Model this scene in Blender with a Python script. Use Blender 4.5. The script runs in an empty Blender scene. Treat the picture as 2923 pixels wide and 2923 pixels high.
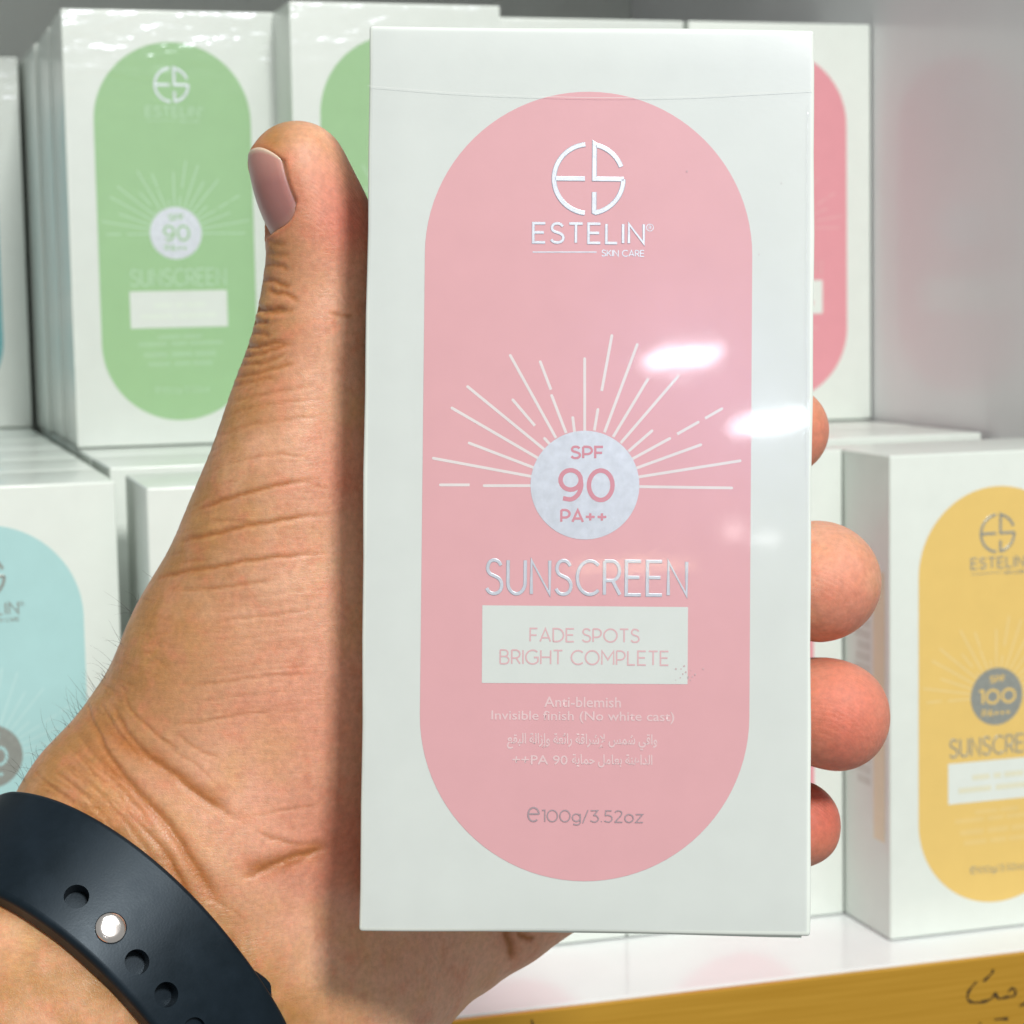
import bpy, bmesh, math, random
import numpy as np
from mathutils import Matrix, Vector, Quaternion

random.seed(4)
RNG = np.random.default_rng(4)
scene = bpy.context.scene
COL = scene.collection

# ------------------------------------------------------------------ camera
# solved from the vanishing lines of the shelf: X along the shelf, Y into it, Z up, shelf top z = 0
FPX = 6157.5 / 2923.0              # focal length in image widths
PITCH, ROLL, YAW = math.radians(5.648), math.radians(1.069), math.radians(17.067)
CAM = np.array([0.0, 0.0, 0.2017])
FW = np.array([math.sin(YAW) * math.cos(PITCH), math.cos(YAW) * math.cos(PITCH), -math.sin(PITCH)])
_r0 = np.array([math.cos(YAW), -math.sin(YAW), 0.0])
_u0 = np.cross(_r0, FW)
RT = _r0 * math.cos(ROLL) - _u0 * math.sin(ROLL)
UP = _u0 * math.cos(ROLL) + _r0 * math.sin(ROLL)
PX = 1932.0                        # pixel grid that the measurements below use
FD = FPX * PX
def cam_mm(px, py, Z):             # pixel + depth (mm) -> camera-axes mm (right, up, away)
    return np.array([(px - PX / 2) / FD * Z, -(py - PX / 2) / FD * Z, Z])
def c2w(p):                        # camera-axes mm -> world metres
    p = np.asarray(p, float) * 0.001
    return CAM + p[..., 0:1] * RT + p[..., 1:2] * UP + p[..., 2:3] * FW
def ray_plane(px, py, axis, val):  # pixel -> world point on an axis plane
    d = FW + (px - PX / 2) / FD * RT - (py - PX / 2) / FD * UP
    return CAM + d * ((val - CAM[axis]) / d[axis])

cam_data = bpy.data.cameras.new('camera')
cam = bpy.data.objects.new('camera', cam_data)
COL.objects.link(cam)
cam.matrix_world = Matrix(((RT[0], UP[0], -FW[0], CAM[0]), (RT[1], UP[1], -FW[1], CAM[1]),
                           (RT[2], UP[2], -FW[2], CAM[2]), (0, 0, 0, 1)))
cam_data.sensor_width = 36.0
cam_data.lens = 36.0 * FPX
cam_data.clip_start = 0.01
cam_data.clip_end = 50.0
cam_data.dof.use_dof = True
cam_data.dof.focus_distance = 0.366
cam_data.dof.aperture_fstop = 43.0
scene.camera = cam

# ------------------------------------------------------------------ light
world = bpy.data.worlds.new('World')
scene.world = world
world.use_nodes = True
world.node_tree.nodes['Background'].inputs[0].default_value = (0.97, 0.985, 0.955, 1)
world.node_tree.nodes['Background'].inputs[1].default_value = 0.30

def area(name, loc, target, sx, sy, power, color, shape='RECTANGLE', spin=0.0):
    d = bpy.data.lights.new(name, 'AREA')
    d.shape = shape; d.size = sx; d.size_y = sy; d.energy = power; d.color = color
    o = bpy.data.objects.new(name, d); COL.objects.link(o)
    o.location = loc
    o.rotation_euler = ((Vector(target) - Vector(loc)).to_track_quat('-Z', 'Y') @ Quaternion((0, 0, 1), math.radians(spin))).to_euler()
    return o

# held box pose (camera axes, mm): front-face centre and axes
BW, BH, BD = 75.0, 151.5, 50.0
_w = np.array([0.02994, -0.004595, -0.009626]); _t = np.linalg.norm(_w); _k = _w / _t
_K = np.array([[0, -_k[2], _k[1]], [_k[2], 0, -_k[0]], [-_k[1], _k[0], 0]])
BR = np.eye(3) + math.sin(_t) * _K + (1 - math.cos(_t)) * _K @ _K
BC = np.array([12.773, 5.791, 360.58])
def box_uv(px, py):                # pixel -> mm on the held box's front face (right, up) from its centre
    d = cam_mm(px, py, 1.0); n = BR[:, 2]
    p = d * (BC @ n) / (d @ n) - BC
    return np.array([p @ BR[:, 0], p @ BR[:, 1]])
def mirror_dir(px, py):            # where a ray through this pixel goes after the box front
    d = cam_mm(px, py, 1.0); d = d / np.linalg.norm(d); n = BR[:, 2]
    hit = d * (BC @ n) / (d @ n)
    return hit, d - 2 * (d @ n) * n
target = c2w(np.array([0, 0, 380.0]))
for i, (px, py, L) in enumerate(((1281, 676, 1500), (1452, 792, 1500))):   # the two ceiling lamps seen in the wrap
    hit, d = mirror_dir(px, py)
    area('ceiling_spot', c2w(hit + d * L), c2w(hit), 0.072, 0.015, 0.085, (0.86, 0.92, 1.0), 'ELLIPSE', 8.0)
for px, py, w_, h_, pw, colr in ((1190, 1068, .115, .011, .020, (1.0, .72, .42)), (1386, 1000, .020, .016, .006, (1.0, .9, .85)), (1446, 1016, .026, .012, .005, (1, 1, 1))):   # farther lamps mirrored faintly
    hit, d = mirror_dir(px, py)
    area('far_lamp', c2w(hit + d * 1500), c2w(hit), w_, h_, pw, colr, 'ELLIPSE', 0.0)
area('ceiling_lamp', c2w(np.array([640.0, 1200.0, 360.0 - 1850.0])), c2w(np.array([0, 0, 380.0])), 0.32, 0.32, 42.0, (1.0, 0.985, 0.95))
area('ceiling_panel', (0.35, -0.5, 1.7), (0.2, 0.55, 0.1), 0.9, 0.9, 9.0, (0.97, 1.0, 0.98))

vs = scene.view_settings
vs.view_transform = 'Standard'; vs.look = 'None'; vs.exposure = 0.25; vs.gamma = 1.0
vs.use_curve_mapping = False
cy = scene.cycles
cy.use_adaptive_sampling = True; cy.adaptive_threshold = 0.025
cy.max_bounces = 7; cy.diffuse_bounces = 4; cy.glossy_bounces = 3; cy.transparent_max_bounces = 8; cy.transmission_bounces = 2
cy.caustics_reflective = False; cy.caustics_refractive = False

# ------------------------------------------------------------------ materials
class NT:
    def __init__(s, name):
        s.m = bpy.data.materials.new(name); s.m.use_nodes = True
        s.t = s.m.node_tree; s.n = s.t.nodes; s.l = s.t.links
        s.p = s.n['Principled BSDF']; s.out = s.n['Material Output']
    def node(s, typ, **kw):
        n = s.n.new(typ)
        for k, v in kw.items():
            if k.startswith('i_'):
                key = k[2:].replace('_', ' '); n.inputs[key].default_value = v
            else: setattr(n, k, v)
        return n
    def link(s, a, b): s.l.new(a, b)

def rgb(r, g, b):                   # 8-bit display colour -> linear
    f = lambda c: (c / 12.92 if c <= 0.04045 else ((c + 0.055) / 1.055) ** 2.4)
    return (f(r / 255), f(g / 255), f(b / 255), 1)

def paper(name, col, rough=0.45, var=0.05, bump=0.02, spec=0.4, metal=0.0, scale=120.0, coat=0.0):
    t = NT(name); p = t.p
    p.inputs['Roughness'].default_value = rough
    p.inputs['Specular IOR Level'].default_value = spec
    p.inputs['Metallic'].default_value = metal
    p.inputs['Coat Weight'].default_value = coat
    p.inputs['Coat Roughness'].default_value = 0.12
    tc = t.node('ShaderNodeTexCoord')
    nz = t.node('ShaderNodeTexNoise', i_Scale=scale, i_Detail=5.0, i_Roughness=0.6)
    t.link(tc.outputs['Object'], nz.inputs['Vector'])
    mr = t.node('ShaderNodeMapRange')
    mr.inputs['From Min'].default_value = 0.3; mr.inputs['From Max'].default_value = 0.7
    mr.inputs['To Min'].default_value = 1 - var; mr.inputs['To Max'].default_value = 1 + var * 0.4
    t.link(nz.outputs['Fac'], mr.inputs['Value'])
    mx = t.node('ShaderNodeMix', data_type='RGBA', blend_type='MULTIPLY'); mx.inputs['Factor'].default_value = 1
    mx.inputs['A'].default_value = col
    t.link(mr.outputs['Result'], mx.inputs['B'])
    t.link(mx.outputs['Result'], p.inputs['Base Color'])
    if bump:
        n2 = t.node('ShaderNodeTexNoise', i_Scale=scale * 9, i_Detail=3.0)
        t.link(tc.outputs['Object'], n2.inputs['Vector'])
        b = t.node('ShaderNodeBump', i_Strength=bump * 4, i_Distance=0.00012)
        t.link(n2.outputs['Fac'], b.inputs['Height'])
        t.link(b.outputs['Normal'], p.inputs['Normal'])
    return t.m

M = {}
M['card'] = paper('white_card', (0.70, 0.75, 0.705, 1), rough=0.38, var=0.03, coat=0.3)
M['card_cut'] = paper('raw_card_edge', (0.55, 0.42, 0.34, 1), rough=0.8)
M['pink'] = paper('pink_print', (0.76, 0.40, 0.415, 1), rough=0.4, var=0.03)
M['pink_deep'] = paper('deep_pink_print', (0.66, 0.27, 0.31, 1), rough=0.4, var=0.03)
M['green'] = paper('green_print', (0.325, 0.54, 0.28, 1), rough=0.4, var=0.03)
M['blue'] = paper('blue_print', (0.40, 0.635, 0.635, 1), rough=0.4, var=0.03)
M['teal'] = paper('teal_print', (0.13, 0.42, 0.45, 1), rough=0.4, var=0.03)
M['yellow'] = paper('yellow_print', (0.74, 0.52, 0.165, 1), rough=0.4, var=0.03)
M['rose'] = paper('rose_print', (0.70, 0.30, 0.34, 1), rough=0.4, var=0.03)
M['white_ink'] = paper('white_ink', (0.80, 0.74, 0.72, 1), rough=0.4)
M['pale_ink'] = paper('pale_ink', (0.80, 0.58, 0.58, 1), rough=0.4)
M['pink_ink'] = paper('pink_ink', (0.74, 0.47, 0.48, 1), rough=0.4)
M['foil'] = paper('silver_foil', (0.74, 0.79, 0.85, 1), rough=0.36, metal=0.6, scale=600, var=0.12)
M['foil_soft'] = paper('dull_foil', (0.56, 0.44, 0.46, 1), rough=0.3, metal=0.5, scale=600, var=0.1)
M['foil_dark'] = paper('grey_foil', (0.36, 0.38, 0.35, 1), rough=0.36, metal=0.4, scale=600, var=0.12)
M['shelf'] = paper('white_laminate', (0.80, 0.82, 0.83, 1), rough=0.16, var=0.03, bump=0.004, coat=0.25, scale=30)
M['panel'] = paper('grey_laminate', (0.78, 0.775, 0.80, 1), rough=0.20, var=0.04, bump=0.004, scale=12)
M['back'] = paper('back_laminate', (0.84, 0.86, 0.83, 1), rough=0.5, var=0.08, bump=0.004, scale=12)
M['ink'] = paper('black_marker', (0.015, 0.013, 0.012, 1), rough=0.4, scale=900)
M['print_grey'] = paper('grey_print', (0.60, 0.63, 0.58, 1), rough=0.5)
M['side_cream'] = paper('cream_side', (0.77, 0.70, 0.52, 1), rough=0.5)
for k, c in (('green', (0.46, 0.66, 0.46, 1)), ('blue', (0.48, 0.69, 0.68, 1)), ('yellow', (0.76, 0.59, 0.28, 1)),
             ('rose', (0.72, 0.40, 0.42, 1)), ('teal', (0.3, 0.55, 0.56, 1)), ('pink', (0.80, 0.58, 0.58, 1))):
    M['faint_' + k] = paper('faint_' + k, c, rough=0.45)
for k, c in (('green', (0.71, 0.78, 0.70, 1)), ('blue', (0.64, 0.74, 0.73, 1)), ('yellow', (0.70, 0.69, 0.53, 1)),
             ('rose', (0.74, 0.47, 0.48, 1)), ('teal', (0.5, 0.6, 0.6, 1)), ('pink', (0.74, 0.47, 0.48, 1))):
    M['claim_' + k] = paper('claim_' + k, c, rough=0.45)

for k in ('green', 'blue', 'yellow', 'rose', 'teal'):
    a_, b_ = [[n for n in m.node_tree.nodes if n.type == 'MIX'][0].inputs[6].default_value for m in (M[k], M['faint_' + k])]
    M['whisper_' + k] = paper('whisper_' + k, tuple(a_[i] * .62 + b_[i] * .38 for i in range(3)) + (1,), rough=.45)
def gold_mat():
    t = NT('gold_strip'); p = t.p
    tc = t.node('ShaderNodeTexCoord'); mp = t.node('ShaderNodeMapping')
    mp.inputs['Scale'].default_value = (6, 1, 300)
    t.link(tc.outputs['Object'], mp.inputs['Vector'])
    nz = t.node('ShaderNodeTexNoise', i_Scale=3.0, i_Detail=6.0)
    t.link(mp.outputs['Vector'], nz.inputs['Vector'])
    cr = t.node('ShaderNodeValToRGB')
    cr.color_ramp.elements[0].color = (0.50, 0.25, 0.015, 1); cr.color_ramp.elements[1].color = (0.74, 0.42, 0.06, 1)
    t.link(nz.outputs['Fac'], cr.inputs['Fac']); t.link(cr.outputs['Color'], p.inputs['Base Color'])
    p.inputs['Metallic'].default_value = 0.55; p.inputs['Roughness'].default_value = 0.38
    return t.m
M['gold'] = gold_mat()

def film_mat(name, bump_scale, bump_strength, w0=0.045, haze=0.05, rough=0.10, dist=0.001, top=False):
    t = NT(name); t.n.remove(t.p)
    tr = t.node('ShaderNodeBsdfTransparent')
    g1 = t.node('ShaderNodeBsdfGlossy'); g1.inputs['Roughness'].default_value = rough
    g2 = t.node('ShaderNodeBsdfGlossy'); g2.inputs['Roughness'].default_value = 0.2
    g2.inputs['Color'].default_value = (0.46, 0.48, 1.0, 1)
    tc = t.node('ShaderNodeTexCoord')
    nz = t.node('ShaderNodeTexNoise', i_Scale=bump_scale, i_Detail=3.0, i_Roughness=0.55)
    n2 = t.node('ShaderNodeTexNoise', i_Scale=bump_scale * 14, i_Detail=2.0)
    t.link(tc.outputs['Object'], nz.inputs['Vector']); t.link(tc.outputs['Object'], n2.inputs['Vector'])
    ad = t.node('ShaderNodeMath', operation='MULTIPLY_ADD'); ad.inputs[1].default_value = 0.06
    t.link(n2.outputs['Fac'], ad.inputs[0]); t.link(nz.outputs['Fac'], ad.inputs[2])
    b = t.node('ShaderNodeBump', i_Strength=bump_strength, i_Distance=dist)
    hgt = ad.outputs[0]
    if top:                                                   # gathered creases near the sealed top, taut below
        mp = t.node('ShaderNodeMapping'); mp.inputs['Scale'].default_value = (0.7, 1.0, 2.6); mp.inputs['Rotation'].default_value = (0, 0.25, 0)
        t.link(tc.outputs['Object'], mp.inputs['Vector']); t.link(mp.outputs['Vector'], nz.inputs['Vector'])
        sx = t.node('ShaderNodeSeparateXYZ'); t.link(tc.outputs['Object'], sx.inputs[0])
        mr = t.node('ShaderNodeMapRange'); t.link(sx.outputs['Z'], mr.inputs['Value'])
        for k, x in zip(('From Min', 'From Max', 'To Min', 'To Max'), (.112, .150, .03, 1.0)): mr.inputs[k].default_value = x
        mm = t.node('ShaderNodeMath', operation='MULTIPLY'); t.link(mr.outputs['Result'], mm.inputs[0]); t.link(hgt, mm.inputs[1]); hgt = mm.outputs[0]
    t.link(hgt, b.inputs['Height'])
    t.link(b.outputs['Normal'], g1.inputs['Normal']); t.link(b.outputs['Normal'], g2.inputs['Normal'])
    fr = t.node('ShaderNodeLayerWeight')                      # same seen from either side
    m3 = t.node('ShaderNodeMath', operation='POWER'); m3.inputs[1].default_value = 5.0
    t.link(fr.outputs['Facing'], m3.inputs[0])
    m2 = t.node('ShaderNodeMath', operation='MULTIPLY_ADD'); m2.inputs[1].default_value = 0.6; m2.inputs[2].default_value = w0
    m2.use_clamp = True
    t.link(m3.outputs[0], m2.inputs[0])
    a = t.node('ShaderNodeMixShader'); t.link(m2.outputs[0], a.inputs[0])
    t.link(tr.outputs[0], a.inputs[1]); t.link(g1.outputs[0], a.inputs[2])
    a2 = t.node('ShaderNodeMixShader'); a2.inputs[0].default_value = haze
    t.link(a.outputs[0], a2.inputs[1]); t.link(g2.outputs[0], a2.inputs[2])
    t.link(a2.outputs[0], t.out.inputs['Surface'])
    return t.m
M['film'] = film_mat('clear_wrap', 16.0, 0.07, haze=0.08, rough=0.045)
M['film_loose'] = film_mat('crinkled_wrap', 34.0, 1.0, w0=0.05, haze=0.02, rough=0.2, dist=0.0038, top=True)
M['seam'] = paper('wrap_seam', (0.70, 0.72, 0.71, 1), rough=0.12, spec=0.8)

# ------------------------------------------------------------------ helpers
def link(name, me, mat, parent=None, smooth=False):
    o = bpy.data.objects.new(name, me); COL.objects.link(o)
    if mat is not None:
        me.materials.clear(); me.materials.append(mat)
    if smooth: me.shade_smooth()
    if parent is not None: o.parent = parent
    return o
def mesh(name, v, f):
    me = bpy.data.meshes.new(name); me.from_pydata([tuple(map(float, q)) for q in v], [], f); me.update()
    return me
def empty(name, label, cat, mat=None, group=None):
    o = bpy.data.objects.new(name, None); COL.objects.link(o); o.empty_display_size = 0.02
    o['label'] = label; o['category'] = cat
    if group: o['group'] = group
    if mat is not None: o.matrix_world = mat
    return o
def box_mesh(name, x0, x1, y0, y1, z0, z1, bev=0.0, seg=2):
    bm = bmesh.new(); bmesh.ops.create_cube(bm, size=1)
    for v in bm.verts:
        v.co = Vector((x0 + (v.co.x + .5) * (x1 - x0), y0 + (v.co.y + .5) * (y1 - y0), z0 + (v.co.z + .5) * (z1 - z0)))
    if bev: bmesh.ops.bevel(bm, geom=bm.edges[:], offset=bev, segments=seg, affect='EDGES', profile=0.6)
    me = bpy.data.meshes.new(name); bm.to_mesh(me); bm.free(); return me

# ---- flat print in box-face mm coordinates (right, up from face centre); h = height above the face (mm)
class Flat:
    def __init__(s): s.v = []; s.f = []
    def P(s, u, v, h): return (u * .001, -h * .001, v * .001 + BH * .0005)   # box-local: x right, y back, z up from base
    def poly(s, pts, h):
        b = len(s.v); s.v += [s.P(p[0], p[1], h) for p in pts]; s.f.append(list(range(b, b + len(pts))))
    def ribbon(s, pts, w, h, closed=False, raised=0.0):
        p = np.array(pts, float); n = len(p)
        if n < 2: return
        d = np.roll(p, -1, 0) - p if closed else np.vstack([p[1:] - p[:-1], p[-1:] - p[-2:-1]])
        ln = np.linalg.norm(d, axis=1, keepdims=True); d = d / np.maximum(ln, 1e-9)
        dp = np.roll(d, 1, 0) if closed else np.vstack([d[:1], d[:-1]])
        t = d + dp; t /= np.maximum(np.linalg.norm(t, axis=1, keepdims=True), 1e-6)
        nn = np.stack([-t[:, 1], t[:, 0]], 1)
        c = np.abs((nn * np.stack([-d[:, 1], d[:, 0]], 1)).sum(1)); sc = 1 / np.maximum(c, 0.45)
        off = nn * sc[:, None] * w / 2
        m = n if closed else n - 1
        if raised <= 0:
            b = len(s.v)
            for q in p + off: s.v.append(s.P(q[0], q[1], h))
            for q in p - off: s.v.append(s.P(q[0], q[1], h))
            for i in range(m):
                j = (i + 1) % n; s.f.append([b + i, b + n + i, b + n + j, b + j])
        else:
            b = len(s.v)
            for k, hh in ((1.1, h), (.82, h + raised), (-.82, h + raised), (-1.1, h)):
                for q in p + off * k: s.v.append(s.P(q[0], q[1], hh))
            for r in range(3):
                for i in range(m):
                    j = (i + 1) % n
                    s.f.append([b + r * n + i, b + (r + 1) * n + i, b + (r + 1) * n + j, b + r * n + j])
    def build(s, name):
        me = bpy.data.meshes.new(name); me.from_pydata(s.v, [], s.f); me.update(); return me

def arc(cx, cy, rx, ry, a0, a1, n=14):
    return [(cx + rx * math.cos(math.radians(a0 + (a1 - a0) * i / n)), cy + ry * math.sin(math.radians(a0 + (a1 - a0) * i / n))) for i in range(n + 1)]
def crom(pts, n=5, closed=False):
    p = [np.array(q, float) for q in pts]; out = []
    N = len(p); rng = range(N) if closed else range(N - 1)
    for i in rng:
        if closed: a, b, c, d = p[i - 1], p[i], p[(i + 1) % N], p[(i + 2) % N]
        else: a, b, c, d = p[max(i - 1, 0)], p[i], p[i + 1], p[min(i + 2, N - 1)]
        for k in range(n):
            t = k / n
            out.append(0.5 * ((2 * b) + (c - a) * t + (2 * a - 5 * b + 4 * c - d) * t * t + (3 * b - a - 3 * c + d) * t ** 3))
    if not closed: out.append(p[-1])
    return out
_S = crom([(.53, .84), (.44, .95), (.29, 1.0), (.13, .96), (.045, .83), (.045, .70), (.13, .59), (.30, .52), (.47, .44), (.555, .31), (.545, .16), (.45, .045), (.28, 0), (.11, .04), (.0, .16)], 4)
def _bowl(x0, y0, y1, w):
    ry = (y1 - y0) / 2; rx = min(ry, w * .55)
    return [(x0, y1), (x0 + w - rx, y1)] + arc(x0 + w - rx, (y0 + y1) / 2, rx, ry, 80, -80, 10) + [(x0 + w - rx, y0), (x0, y0)]
GL = {   # stroke alphabet: width, list of (points, closed)
 'E': (.55, [([(.55, 1), (0, 1), (0, 0), (.55, 0)], 0), ([(0, .52), (.49, .52)], 0)]),
 'S': (.56, [(_S, 0)]), 'T': (.62, [([(0, 1), (.62, 1)], 0), ([(.31, 1), (.31, 0)], 0)]),
 'L': (.5, [([(0, 1), (0, 0), (.5, 0)], 0)]), 'I': (.0, [([(0, 1), (0, 0)], 0)]),
 'N': (.68, [([(0, 0), (0, 1), (.68, 0), (.68, 1)], 0)]),
 'K': (.6, [([(0, 1), (0, 0)], 0), ([(.58, 1), (0, .36)], 0), ([(.2, .58), (.6, 0)], 0)]),
 'C': (.78, [(arc(.47, .5, .47, .5, 47, 313, 22), 0)]),
 'A': (.74, [([(0, 0), (.37, 1), (.74, 0)], 0), ([(.12, .29), (.62, .29)], 0)]),
 'R': (.58, [([(0, 0), (0, 1)], 0), (_bowl(0, .42, 1, .56), 0), ([(.3, .42), (.58, 0)], 0)]),
 'P': (.58, [([(0, 0), (0, 1)], 0), (_bowl(0, .36, 1, .58), 0)]),
 'U': (.64, [([(0, 1), (0, .34)] + arc(.32, .33, .32, .33, 190, 350, 12) + [(.64, .34), (.64, 1)], 0)]),
 'F': (.52, [([(.52, 1), (0, 1), (0, 0)], 0), ([(0, .48), (.46, .48)], 0)]),
 'D': (.74, [([(0, 0), (0, 1), (.28, 1)] + arc(.26, .5, .48, .5, 85, -85, 16) + [(.28, 0), (0, 0)], 0)]),
 'O': (.94, [(arc(.47, .5, .47, .5, 0, 345, 23), 1)]),
 'B': (.6, [([(0, 0), (0, 1)], 0), (_bowl(0, .53, 1, .53), 0), (_bowl(0, 0, .53, .6), 0)]),
 'G': (.84, [(arc(.47, .5, .47, .5, 47, 322, 22) + [(.84, .22), (.84, .48), (.56, .48)], 0)]),
 'H': (.68, [([(0, 0), (0, 1)], 0), ([(.68, 0), (.68, 1)], 0), ([(0, .5), (.68, .5)], 0)]),
 'M': (.82, [([(0, 0), (0, 1), (.41, .36), (.82, 1), (.82, 0)], 0)]),
 '9': (.62, [(arc(.30, .67, .30, .33, 0, 345, 18), 1), (crom([(.60, .67), (.61, .45), (.52, .18), (.33, .02), (.08, .05)], 5), 0)]),
 '0': (.70, [(arc(.35, .5, .35, .5, 0, 345, 22), 1)]),
 '1': (.2, [([(0, 1), (.2, 1), (.2, 0)], 0)]),
 '3': (.56, [([(.02, 1), (.5, 1), (.24, .6)], 0), (crom([(.2, .58), (.42, .54), (.55, .30), (.45, .07), (.25, 0), (.0, .12)], 5), 0)]),
 '5': (.54, [([(.5, 1), (.1, 1), (.06, .56)], 0), (crom([(.06, .56), (.28, .60), (.5, .47), (.52, .2), (.3, 0), (.0, .11)], 5), 0)]),
 '2': (.54, [(crom([(.03, .86), (.14, .97), (.29, 1), (.46, .91), (.48, .72), (.36, .48), (.03, .02)], 5), 0), ([(.0, 0), (.54, 0)], 0)]),
 '+': (.62, [([(0, .44), (.62, .44)], 0), ([(.31, .75), (.31, .13)], 0)]),
 '/': (.36, [([(0, -.1), (.36, 1.05)], 0)]), '.': (.06, [([(0, 0.05), (.06, 0.05)], 0)]), ' ': (.22, []),
 'g': (.54, [(arc(.27, .37, .27, .33, 0, 340, 16), 1), ([(.54, .7), (.54, -.02)] + crom([(.53, -.1), (.44, -.22), (.26, -.26), (.06, -.2)], 4), 0)]),
 'o': (.58, [(arc(.29, .35, .29, .35, 0, 340, 16), 1)]), 'z': (.48, [([(0, .7), (.48, .7), (0, 0), (.5, 0)], 0)]),
 'e': (.86, [([(.1, .54)] + [(.80, .54)] + arc(.45, .5, .42, .5, 8, 312, 20), 0)]),
}
def strokes(txt, x0, x1, y0, y1, sp=0.2):
    """strokes of txt fitted between x0..x1 (right) and baseline y0..cap y1, in mm"""
    tot = sum(GL[c][0] for c in txt) + sp * (len(txt) - 1)
    sx = (x1 - x0) / tot; sy = (y1 - y0); x = 0; out = []
    for c in txt:
        w, st = GL[c]
        for pts, cl in st: out.append(([(x0 + (x + p[0]) * sx, y0 + p[1] * sy) for p in pts], cl))
        x += w + sp
    return out
def px_text(F, txt, x0, x1, ytop, ybot, wpx, h, sp=0.2, raised=0.0):
    a = box_uv(x0, ybot); b = box_uv(x1, ytop); w = wpx * 0.0887
    for i, (pts, cl) in enumerate(strokes(txt, a[0] + w / 2, b[0] - w / 2, a[1] + w / 2, b[1] - w / 2, sp)):
        F.ribbon(pts, w, h + .004 * (i % 5), closed=bool(cl), raised=raised)      # crossing strokes never share a plane
def font_text(body, x0, x1, y0, y1, h, name, fat=0.012):
    """small lettering from the built-in typeface, fitted to the rectangle"""
    c = bpy.data.curves.new('tmp', 'FONT'); c.body = body; c.resolution_u = 3; c.offset = fat
    o = bpy.data.objects.new('tmp', c); COL.objects.link(o)
    bpy.context.view_layer.update()
    me = bpy.data.meshes.new_from_object(o.evaluated_get(bpy.context.evaluated_depsgraph_get()))
    bpy.data.objects.remove(o); bpy.data.curves.remove(c); me.name = name
    v = np.zeros(len(me.vertices) * 3); me.vertices.foreach_get('co', v); v = v.reshape(-1, 3)
    lo, hi = v.min(0), v.max(0)
    a = box_uv(x0, y1); b = box_uv(x1, y0)
    u = a[0] + (v[:, 0] - lo[0]) / (hi[0] - lo[0]) * (b[0] - a[0]); w = a[1] + (v[:, 1] - lo[1]) / (hi[1] - lo[1]) * (b[1] - a[1])
    q = np.stack([u * .001, np.full_like(u, -h * .001), w * .001 + BH * .0005], 1)
    me.vertices.foreach_set('co', q.ravel()); me.materials.clear(); me.update()
    return me

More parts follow.
